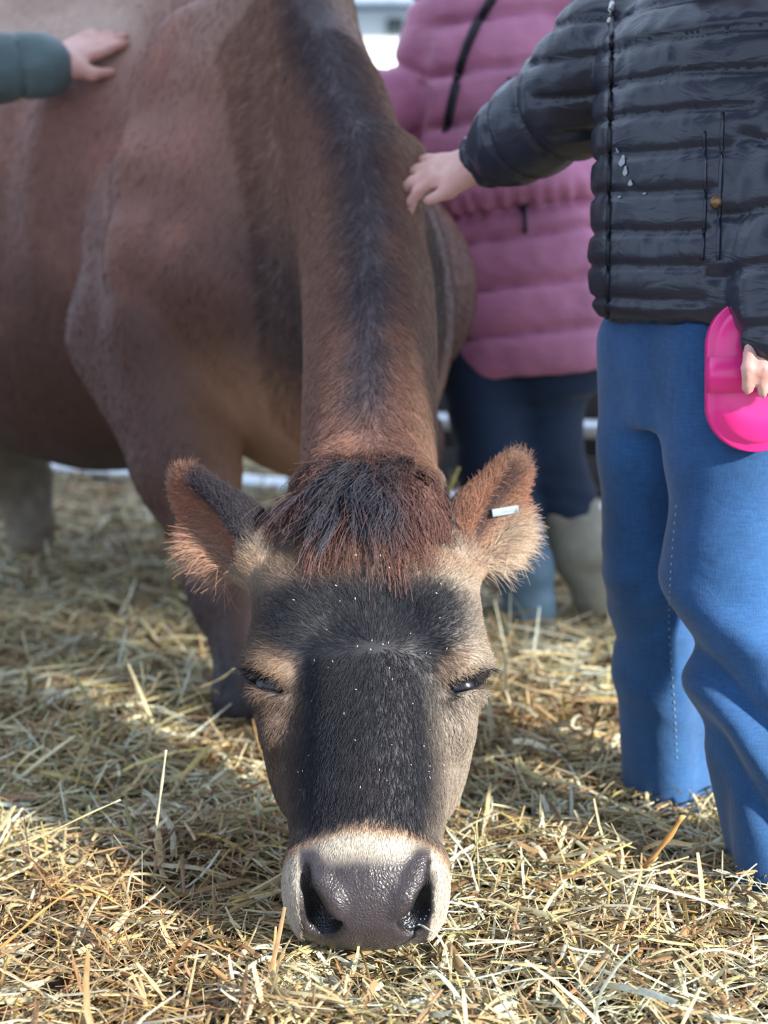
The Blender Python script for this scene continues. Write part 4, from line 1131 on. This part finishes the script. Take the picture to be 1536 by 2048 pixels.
# jeans
Jn = Sdf()
RJ = np.stack([RB, FB, UB])
Jn.loft((CB, UB, RB, FB), [0.44, 0.50, 0.60], [0.105, 0.118, 0.112], [0.085, 0.088, 0.085], [-0.09, -0.09, -0.085], 0.03, 2.2)
Jn.path([hipR, at(1300, 900, 1.56), kneeR, at(1332, 1330, 1.58), V3(ankR[0], ankR[1], -0.06)], [0.060, 0.056, 0.053, 0.049, 0.050], 0.02)
Jn.path([hipL, at(1452, 900, 1.44), kneeL, at(1535, 1450, 1.37), V3(ankL[0], ankL[1], -0.06)], [0.062, 0.060, 0.062, 0.062, 0.064], 0.02)
def jeans_disp(P, n):
    # long draping folds down the leg, sideways creases at the knee
    z = P[:, 2]
    near = sstep(1.50, 1.44, P[:, 1])
    f1 = np.sin((P[:, 0] * 0.9 + P[:, 1] * 0.8) * 62 + z * 7 + 2.6 * fbm(P, 4, 2, 3)) * 0.0075 * sstep(0.36, 0.10, z)
    k = z - 0.235
    f2 = 0
    for (x0, z0, sl, wd, am) in ((0.34, 0.20, -0.9, 0.016, -0.012), (0.34, 0.255, -0.7, 0.022, 0.010), (0.36, 0.14, -1.3, 0.020, 0.010), (0.36, 0.095, -1.4, 0.018, -0.010), (0.37, 0.36, 0.5, 0.03, 0.006)):
        f2 = f2 + am * np.exp(-((z - z0 - sl * (P[:, 0] - x0)) / wd) ** 2) * near
    for (z0, sl, wd, am) in ((0.30, 0.5, 0.014, -0.003), (0.24, 0.8, 0.016, 0.004), (0.20, 1.0, 0.012, -0.004), (0.13, -0.6, 0.016, 0.003)):
        f2 = f2 + am * np.exp(-((z - z0 - sl * (P[:, 0] - 0.29)) / wd) ** 2) * (1 - near)
    f3 = 0.005 * fbm(P * V3(1, 1, 0.35), 13, 2, 15)
    return f1 + f2 + f3
jn, nv, nq = finish('jeans', Jn, 0.006, m_denim, PB, 2, jeans_disp)
nb3 = bvh_of(nv, nq)
for pts in ([(1352, 1010), (1341, 1150), (1338, 1260), (1348, 1400), (1354, 1520)],):
    P = surf_path(nb3, pts, 70, 0.0006)
    for i in range(0, len(P) - 1, 2):
        v, q = tube([P[i], lerp(P[i], P[i + 1], 0.7)], 0.0006, 4); adopt(mesh_np('stitch', v, q, m_thread), jn)
m_shoe = plain('dark_shoe', (0.02, 0.025, 0.045), 0.6, 0, 20, 0.2, 0.2, 0.003)
for f in (ftR, ftL):
    S2 = Sdf(); S2.ell(f + V3(-0.01, -0.035, -0.008), (0.034, 0.080, 0.030), 0.02); S2.cap(f + V3(0, 0.01, 0.0), f + V3(0, 0.01, 0.05), 0.034, 0.034, 0.02)
    finish('shoe', S2, 0.006, m_shoe, PB, 1)

# pink grooming brush hanging from the hand
m_brush, nt, b = new_mat('pink_plastic'); b.inputs['Base Color'].default_value = (0.90, 0.035, 0.27, 1); b.inputs['Roughness'].default_value = 0.28; b.inputs['Subsurface Weight'].default_value = 0.25; b.inputs['Subsurface Radius'].default_value = (0.02, 0.004, 0.008)
Db = 1.362
bc = at(1512, 749, Db); bu = unit(at(1516, 600, Db + 0.012) - at(1512, 900, Db)); bn = unit(np.cross(V3(1, 0, 0), bu)); bn = bn if bn[1] < 0 else -bn
bs = np.cross(bu, bn); Lb = 0.0755; Wb = 0.0475
def stadium(n, hl, hw):
    P = []
    for k in range(n):
        w = 2 * math.pi * k / n; x = math.cos(w) * hw; y = math.sin(w) * hw
        P.append((x, y + (hl - hw) * (1 if y >= 0 else -1)))
    return P
def ringed(levels, n=48):
    """rings of a stadium outline: (half length, half width, height)"""
    vs, qs = [], []
    for (hl, hw, hgt) in levels:
        for x, y in stadium(n, hl, hw): vs.append(bc + bs * x + bu * y + bn * hgt)
    for i in range(len(levels) - 1):
        for k in range(n): qs.append((i * n + k, i * n + (k + 1) % n, (i + 1) * n + (k + 1) % n, (i + 1) * n + k))
    vs.append(bc + bn * levels[0][2]); vs.append(bc + bn * levels[-1][2]); a, c = len(vs) - 2, len(vs) - 1
    for k in range(0, n, 2):
        qs.append((a, (k + 2) % n, (k + 1) % n, k)); m = (len(levels) - 1) * n; qs.append((c, m + k, m + (k + 1) % n, m + (k + 2) % n))
    return np.array(vs), np.array(qs)
BRUSH = tag(empty('grooming_brush', tuple(bc - bu * Lb)), 'bright pink plastic oval grooming brush hanging from the hand over the jeans', 'brush')
v, q = ringed([(Lb * 0.9, Wb * 0.88, -0.014), (Lb, Wb, -0.012), (Lb, Wb, 0.001), (Lb - 0.0015, Wb - 0.0015, 0.0025), (Lb - 0.007, Wb - 0.006, 0.0025), (Lb - 0.009, Wb - 0.008, 0.006), (Lb - 0.013, Wb - 0.012, 0.011), (Lb * 0.55, Wb * 0.5, 0.014)])
adopt(mesh_np('back', v, q, m_brush), BRUSH)
vs, qs = [], []; n = 28
for k in range(n):
    w = math.pi * k / (n - 1); x = -math.cos(w) * (Wb + 0.001); hgt = 0.0005 + 0.020 * math.sin(w) ** 0.55
    for (y, o) in ((0.017, 0), (-0.017, 0), (-0.017, 0.0022), (0.017, 0.0022)): vs.append(bc + bs * x + bu * y + bn * (hgt + o))
for k in range(n - 1):
    for j in range(4): qs.append((k * 4 + j, k * 4 + (j + 1) % 4, (k + 1) * 4 + (j + 1) % 4, (k + 1) * 4 + j))
adopt(mesh_np('strap', np.array(vs), np.array(qs), m_brush), BRUSH)
for i in range(7):
    for j in range(4):
        c = bc + bs * (j - 1.5) * 0.017 + bu * (i - 3) * 0.017
        v, q = tube([c - bn * 0.013, c - bn * 0.024], [0.0035, 0.002], 6); adopt(mesh_np('tooth', v, q, m_brush), BRUSH)

# ------------------------------------------------------------------ adult in the long pink coat
PP = tag(empty('person', (0.30, 2.5, -0.16)), 'person in long dusty pink quilted coat and rubber boots behind the cow', 'person')
FP = unit(V3(-0.42, -0.91, 0)); RP = V3(FP[1], -FP[0], 0)
baseP = at(1062, 760, 2.50); topP = at(985, -90, 2.52); UP = unit(topP - baseP); LP_ = np.linalg.norm(topP - baseP)
FP2 = unit(FP - (FP @ UP) * UP); RP2 = np.cross(FP2, UP)
psr = at(938, -75, 2.52); psl = topP - RP2 * 0.15 - UP * 0.02
per = at(826, 218, 2.54); pwr = at(752, 205, 2.47)
pel = at(1262, 300, 2.56); pwl = at(1290, 560, 2.60)
S = Sdf()
S.loft((baseP, UP, RP2, FP2), [0.0, 0.2, 0.45, LP_ - 0.02, LP_ + 0.04], [0.11, 0.115, 0.11, 0.11, 0.06], [0.09, 0.09, 0.09, 0.08, 0.05], [-0.10] * 5, 0.05, 2.2)
S.path([psr, per, pwr], [0.030, 0.028, 0.024], 0.02); S.path([psl, pel, pwl], [0.045, 0.036, 0.03], 0.03)
kA, aA = at(1088, 900, 2.46), at(1200, 1190, 2.46); kB, aB = at(985, 935, 2.40), at(1058, 1200, 2.40)
fA = V3(aA[0] + 0.015, aA[1], -0.12); fB = V3(aB[0] + 0.005, aB[1], -0.12)
S.path([at(1090, 720, 2.5), kA, aA, fA], [0.055, 0.042, 0.032, 0.03], 0.03); S.path([at(955, 720, 2.47), kB, aB, fB], [0.05, 0.038, 0.03, 0.03], 0.03)
HPc = topP + V3(-0.03, -0.04, 0.25); head_sdf(S, HPc, FP, 1.1)
hand_sdf(S, pwr, V3(-0.9, -0.25, 0.1), V3(0, -0.9, -0.3), V3(0, -0.3, 1), 0.150, 0.12)
hand_sdf(S, pwl, V3(0.05, -0.1, -1), V3(-1, 0.2, 0), V3(0, -1, 0), 0.155, 0.25)
finish('body', S, 0.008, m_skin, PP, 1); hair_cap(HPc, FP, 1.1, 0.2, m_hairb, PP)
J = Sdf()
ln_ = lambda y: float((at(1030, y, 2.36) - baseP) @ UP)
st_ = [ln_(758), ln_(740), ln_(668), ln_(570), ln_(480), ln_(420), ln_(380), ln_(300), ln_(200), ln_(60), LP_ - 0.03, LP_ + 0.03]
J.loft((baseP, UP, RP2, FP2), st_, [0.160, 0.168, 0.170, 0.167, 0.162, 0.158, 0.170, 0.172, 0.158, 0.132, 0.130, 0.10],
       [0.125, 0.132, 0.135, 0.135, 0.132, 0.125, 0.150, 0.152, 0.140, 0.135, 0.12, 0.09], [-0.13] * 11 + [-0.09], 0.03, 2.3)
J.path([psr, per, pwr], [0.060, 0.056, 0.046], 0.025); J.path([psl, pel, pwl + unit(pel - pwl) * 0.03], [0.078, 0.068, 0.055], 0.03)
J.cap(topP - UP * 0.01, topP + UP * 0.05, 0.10, 0.09, 0.03)
PS = sorted([ln_(y) for y in (762, 668, 572, 473, 415, 325, 232, 126, 20, -60)])
def coat_disp(P, n):
    q = P - baseP; c = q @ UP
    d1, p1 = arm_coord(P, [psr, per, pwr]); d2, p2 = arm_coord(P, [psl, pel, pwl])
    lat = np.abs(q @ RP2); w = 0.005 * fbm(P, 9, 2, 14)
    arm1 = sstep(0.105, 0.09, d1) * sstep(0.10, 0.14, p1); arm2 = sstep(0.105, 0.09, d2) * sstep(0.10, 0.14, p2)
    t = seams(c + w, PS, 0.006, 0.007, 0.012); a1 = seams(p1 + w, np.arange(0, 0.9, 0.10), 0.006, 0.006, 0.010); a2 = seams(p2 + w, np.arange(0, 0.9, 0.10), 0.006, 0.006, 0.010)
    gath = np.sin(lat * 260 + 3 * fbm(P, 12, 2, 6)) * 0.004 * np.exp(-((c - ln_(400)) / 0.02) ** 2)
    return t * (1 - arm1) * (1 - arm2) + a1 * arm1 + a2 * arm2 + gath - 0.004 * np.abs(fbm(P, 22, 2, 9))
ck, kv, kq = finish('coat', J, 0.0075, m_pink, PP, 2, coat_disp)
kb = bvh_of(kv, kq)
strip('zip', kb, [(1000, -30), (965, 30), (935, 90), (912, 170), (893, 262)], 40, 0.0085, m_zip, ck)
strip('pocket_zip', kb, [(1012, 225), (1014, 190), (1020, 155)], 16, 0.004, m_zip, ck)
strip('pocket_zip', kb, [(1036, 152), (1040, 190)], 12, 0.004, m_zip, ck)
strip('zip_pull', kb, [(1047, 412), (1050, 440), (1050, 466)], 14, 0.0035, m_zip, ck, lift=0.006)
P = surf_path(kb, [(1047, 411), (1049, 416)], 3, 0.006); v, q = tube(P, 0.009, 8); adopt(mesh_np('zip_slider', v, q, m_zip), ck)
J = Sdf()
J.loft((baseP, UP, RP2, FP2), [-0.03, 0.05, 0.15], [0.135, 0.14, 0.14], [0.10, 0.10, 0.10], [-0.11, -0.11, -0.11], 0.04, 2.2)
J.path([at(1086, 720, 2.5), kA, at(1124, 1000, 2.46), at(1150, 1080, 2.46)], [0.088, 0.064, 0.055, 0.040], 0.03)
J.path([at(950, 720, 2.47), kB, at(1018, 1040, 2.40), at(1045, 1110, 2.39)], [0.070, 0.056, 0.046, 0.034], 0.03)
def trous(P, n):
    f = 0.6 * np.abs(np.sin((P[:, 2] + 0.25 * P[:, 0]) * 75 + 2 * fbm(P, 8, 2, 2))) * 0.006 * sstep(0.30, 0.2, P[:, 2])
    return f + 0.005 * fbm(P, 14, 2, 31)
finish('trousers', J, 0.008, m_navy, PP, 2, trous)
for (pts, rs, mat, ft) in (([at(1128, 1020, 2.46), at(1162, 1100, 2.45), at(1198, 1180, 2.45), fA], [0.062, 0.053, 0.046, 0.045], m_khaki, fA),
                           ([at(1032, 1075, 2.38), at(1052, 1140, 2.38), at(1058, 1200, 2.38), fB], [0.052, 0.046, 0.042, 0.044], m_bluegrey, fB)):
    S2 = Sdf(); S2.path(pts, rs, 0.02); S2.ell(ft + V3(0.0, -0.06, -0.005), (0.046, 0.12, 0.036), 0.03)
    ax = unit(pts[1] - pts[0])
    finish('boot', S2, 0.007, mat, PP, 2, lambda P, n: 0.004 * fbm(P, 25, 2, 3))

# ------------------------------------------------------------------ person on the left with the green sleeve
hg, dg = trace(205, 120, cow)
PG = tag(empty('person', (-1.18, 1.95, -0.16)), 'person at the left edge in grey-green jacket laying a hand on the back', 'person')
Dg = hg[1]
wr_g = at(98, 130, Dg - 0.06); el_g = at(-190, 150, Dg - 0.16)
FG = unit(V3(0.8, 0.6, 0)); RG = V3(FG[1], -FG[0], 0); CG = V3(-1.20, 1.93, 0)
sh_gl = CG - RG * 0.17 + V3(0, 0, 1.13); sh_gr = CG + RG * 0.17 + V3(0, 0, 1.13)
el_g2 = sh_gr + V3(0.02, -0.03, -0.27); wr_g2 = el_g2 + V3(0.08, 0.05, -0.22)
S = Sdf()
S.loft((CG, UB, RG, FG), [0.6, 0.8, 1.0, 1.13, 1.2], [0.15, 0.13, 0.14, 0.15, 0.06], [0.10, 0.09, 0.10, 0.09, 0.06], [-0.10] * 5, 0.05, 2.2)
S.path([sh_gl, el_g, wr_g], [0.05, 0.042, 0.03], 0.03); S.path([sh_gr, el_g2, wr_g2], [0.05, 0.042, 0.03], 0.03)
hpG = [CG + RG * g * 0.085 + V3(0, 0, 0.66) for g in (-1, 1)]
for p in hpG: S.path([p, V3(p[0], p[1], 0.3), V3(p[0], p[1], -0.12)], [0.075, 0.055, 0.035], 0.04)
HGc = CG + FG * 0.02 + V3(0, 0, 1.37); head_sdf(S, HGc, FG, 1.1)
tg = hand_sdf(S, wr_g, at(245, 62, Dg + 0.03) - wr_g, V3(0.15, 0.75, -0.55), V3(0.3, -0.5, -1), 0.162, 0.03, 0.04, 0.75)
hand_sdf(S, wr_g2, V3(0.2, 0.1, -1), RG * -1, FG, 0.15, 0.25)
finish('body', S, 0.0055, m_skin, PG, 1); hair_cap(HGc, FG, 1.1, 0.1, m_hairb, PG)
J = Sdf()
J.loft((CG, UB, RG, FG), [0.62, 0.65, 0.8, 1.0, 1.13, 1.19], [0.155, 0.165, 0.165, 0.168, 0.17, 0.11], [0.12, 0.125, 0.125, 0.125, 0.115, 0.08], [-0.12] * 6, 0.04, 2.3)
J.path([sh_gl, el_g, wr_g + unit(el_g - wr_g) * 0.012], [0.075, 0.058, 0.0475], 0.03); J.path([sh_gr, el_g2, wr_g2], [0.075, 0.06, 0.046], 0.03)
def green_disp(P, n):
    d1, p1 = arm_coord(P, [sh_gl, el_g, wr_g]); d2, p2 = arm_coord(P, [sh_gr, el_g2, wr_g2])
    Lw = np.linalg.norm(el_g - sh_gl) + np.linalg.norm(wr_g - el_g)
    arm1 = sstep(0.10, 0.085, d1) * sstep(0.10, 0.14, p1); arm2 = sstep(0.10, 0.085, d2) * sstep(0.10, 0.14, p2)
    t = seams(P[:, 2], np.arange(0.62, 1.3, 0.09), 0.006, 0.006, 0.010); a1 = seams(Lw - p1, np.array([-0.01, 0.052, 0.12, 0.19, 0.26, 0.33, 0.4, 0.5]), 0.0045, 0.005, 0.004); a2 = seams(p2, np.arange(0, 0.9, 0.09), 0.006, 0.005, 0.008)
    return t * (1 - arm1) * (1 - arm2) + a1 * arm1 + a2 * arm2 + 0.003 * fbm(P, 25, 2, 5)
finish('jacket', J, 0.0075, m_green, PG, 2, green_disp)
J = Sdf()
J.loft((CG, UB, RG, FG), [0.56, 0.62, 0.72], [0.15, 0.15, 0.14], [0.11] * 3, [-0.11] * 3, 0.04, 2.2)
for p in hpG: J.path([p, V3(p[0], p[1], 0.3), V3(p[0], p[1], -0.08)], [0.088, 0.066, 0.055], 0.03)
finish('trousers', J, 0.011, m_navy, PG, 1)
for p in hpG:
    S2 = Sdf(); S2.ell(V3(p[0], p[1], -0.125) + FG * 0.05, (0.11, 0.045, 0.034), 0.02, R=np.stack([FG, RG, UB])); S2.cap(V3(p[0], p[1], -0.12), V3(p[0], p[1], 0.0), 0.046, 0.05, 0.02)
    finish('boot', S2, 0.009, m_shoe, PG, 1)

# ear tag on the ear beside the pink coat
cb = bvh_of(cv, cq)
P = surf_path(cb, [(986, 1026), (1005, 1023), (1025, 1020), (1046, 1016)], 8, 0.008)
o_, d_ = ray(1015, 1021); dv = np.array(d_)
tx = unit(P[-1] - P[0]); ty = unit(np.cross(dv, tx)); tz = np.cross(tx, ty)
ctr = P.mean(0)
v, q = boxv(ctr, (tx, ty, tz), (np.linalg.norm(P[-1] - P[0]) / 2 + 0.001, 0.0042, 0.0010))
tg_ = mesh_np('ear_tag', v, q, m_tag, None, False); adopt(tg_, COW); tag(tg_, 'pale grey-blue metal strip tag')
bv_ = tg_.modifiers.new('bevel', 'BEVEL'); bv_.width = 0.0009; bv_.segments = 2
m_mark = plain('tag_marking', (0.22, 0.30, 0.36), 0.6, 0, 100, 0.1, 0)
sgn_ = -1 if (tz @ dv) > 0 else 1
for i in range(8):
    c = ctr + tx * (-0.004 + i * 0.0022) + tz * sgn_ * 0.00105
    v, q = boxv(c, (tx, ty, tz), (0.0006, 0.0016, 0.0001)); adopt(mesh_np('tag_mark', v, q, m_mark, None, False), tg_)

# ================================================================== single straws that stand out
def hero(name, pts, w, col, label, flat=0.45, group=None):
    P = spline(pts, 14); v, q = tube(P, [w * (0.8 + 0.2 * math.sin(i)) for i in range(14)], 6, flat=flat)
    m = plain(name + '_straw', col, 0.5, 0, 150, 0.15, 0.1, 0.001)
    return tag(mesh_np('straw_stalk', v, q, m), label, 'straw stalk', group)
nose, nd = trace(838, 1848, cow)
hero('nose', [nose + nd * 0.004, at(855, 1858, nose[1] - 0.012), at(876, 1872, nose[1] - 0.022), at(892, 1905, nose[1] - 0.030), at(903, 1962, nose[1] - 0.04)], 0.0021, (0.62, 0.60, 0.46), "pale bent straw stuck to the cow's right-hand nostril")
hero('fold', [at(893, 1660, 1.30), at(925, 1700, 1.29), at(940, 1720, 1.285), at(946, 1748, 1.28), at(956, 1782, 1.27)], 0.0028, (0.68, 0.66, 0.50), 'pale kinked straw leaning beside the right of the muzzle')
hero('thin', [at(958, 1775, 1.27), at(955, 1720, 1.275), at(953, 1650, 1.28), at(962, 1615, 1.285)], 0.0010, (0.62, 0.48, 0.16), 'thin golden upright straw right of the muzzle')
hero('orange', [at(1290, 1735, 1.30), at(1330, 1685, 1.28), at(1366, 1632, 1.26)], 0.0042, (0.50, 0.27, 0.09), 'broad orange-brown straw blade below the jeans')
hero('leaf', [at(-10, 1905, 1.13), at(40, 1862, 1.12), at(85, 1822, 1.115), at(145, 1778, 1.11)], 0.0034, (0.55, 0.36, 0.13), 'torn tan straw blade at the left edge', 0.3)
hero('long', [at(40, 1692, 1.29), at(120, 1655, 1.285), at(190, 1622, 1.28), at(240, 1600, 1.275)], 0.0024, (0.64, 0.55, 0.28), 'long pale gold straw lying at far left')
hero('vert', [at(312, 1655, 1.33), at(322, 1580, 1.32), at(332, 1500, 1.31)], 0.0016, (0.58, 0.50, 0.34), 'thin upright straw standing left of the face')
hero('knob', [at(272, 1925, 1.10), at(300, 1960, 1.095), at(330, 2000, 1.08)], 0.0036, (0.56, 0.42, 0.20), 'short split straw end pointing up at lower left')
hero('white', [at(925, 1890, 1.12), at(985, 1883, 1.12), at(1040, 1884, 1.12)], 0.0048, (0.74, 0.70, 0.46), 'wide pale straw piece lying right below the muzzle', 0.25)
hero('cross', [at(400, 1375, 1.80), at(440, 1358, 1.79), at(468, 1338, 1.78)], 0.003, (0.58, 0.48, 0.26), "long straw crossing the cow's dark foreleg")
hero('blue', [at(890, 1005, 2.3), at(905, 965, 2.3), at(918, 935, 2.3)], 0.005, (0.62, 0.50, 0.16), 'yellow straw standing beside the neck')
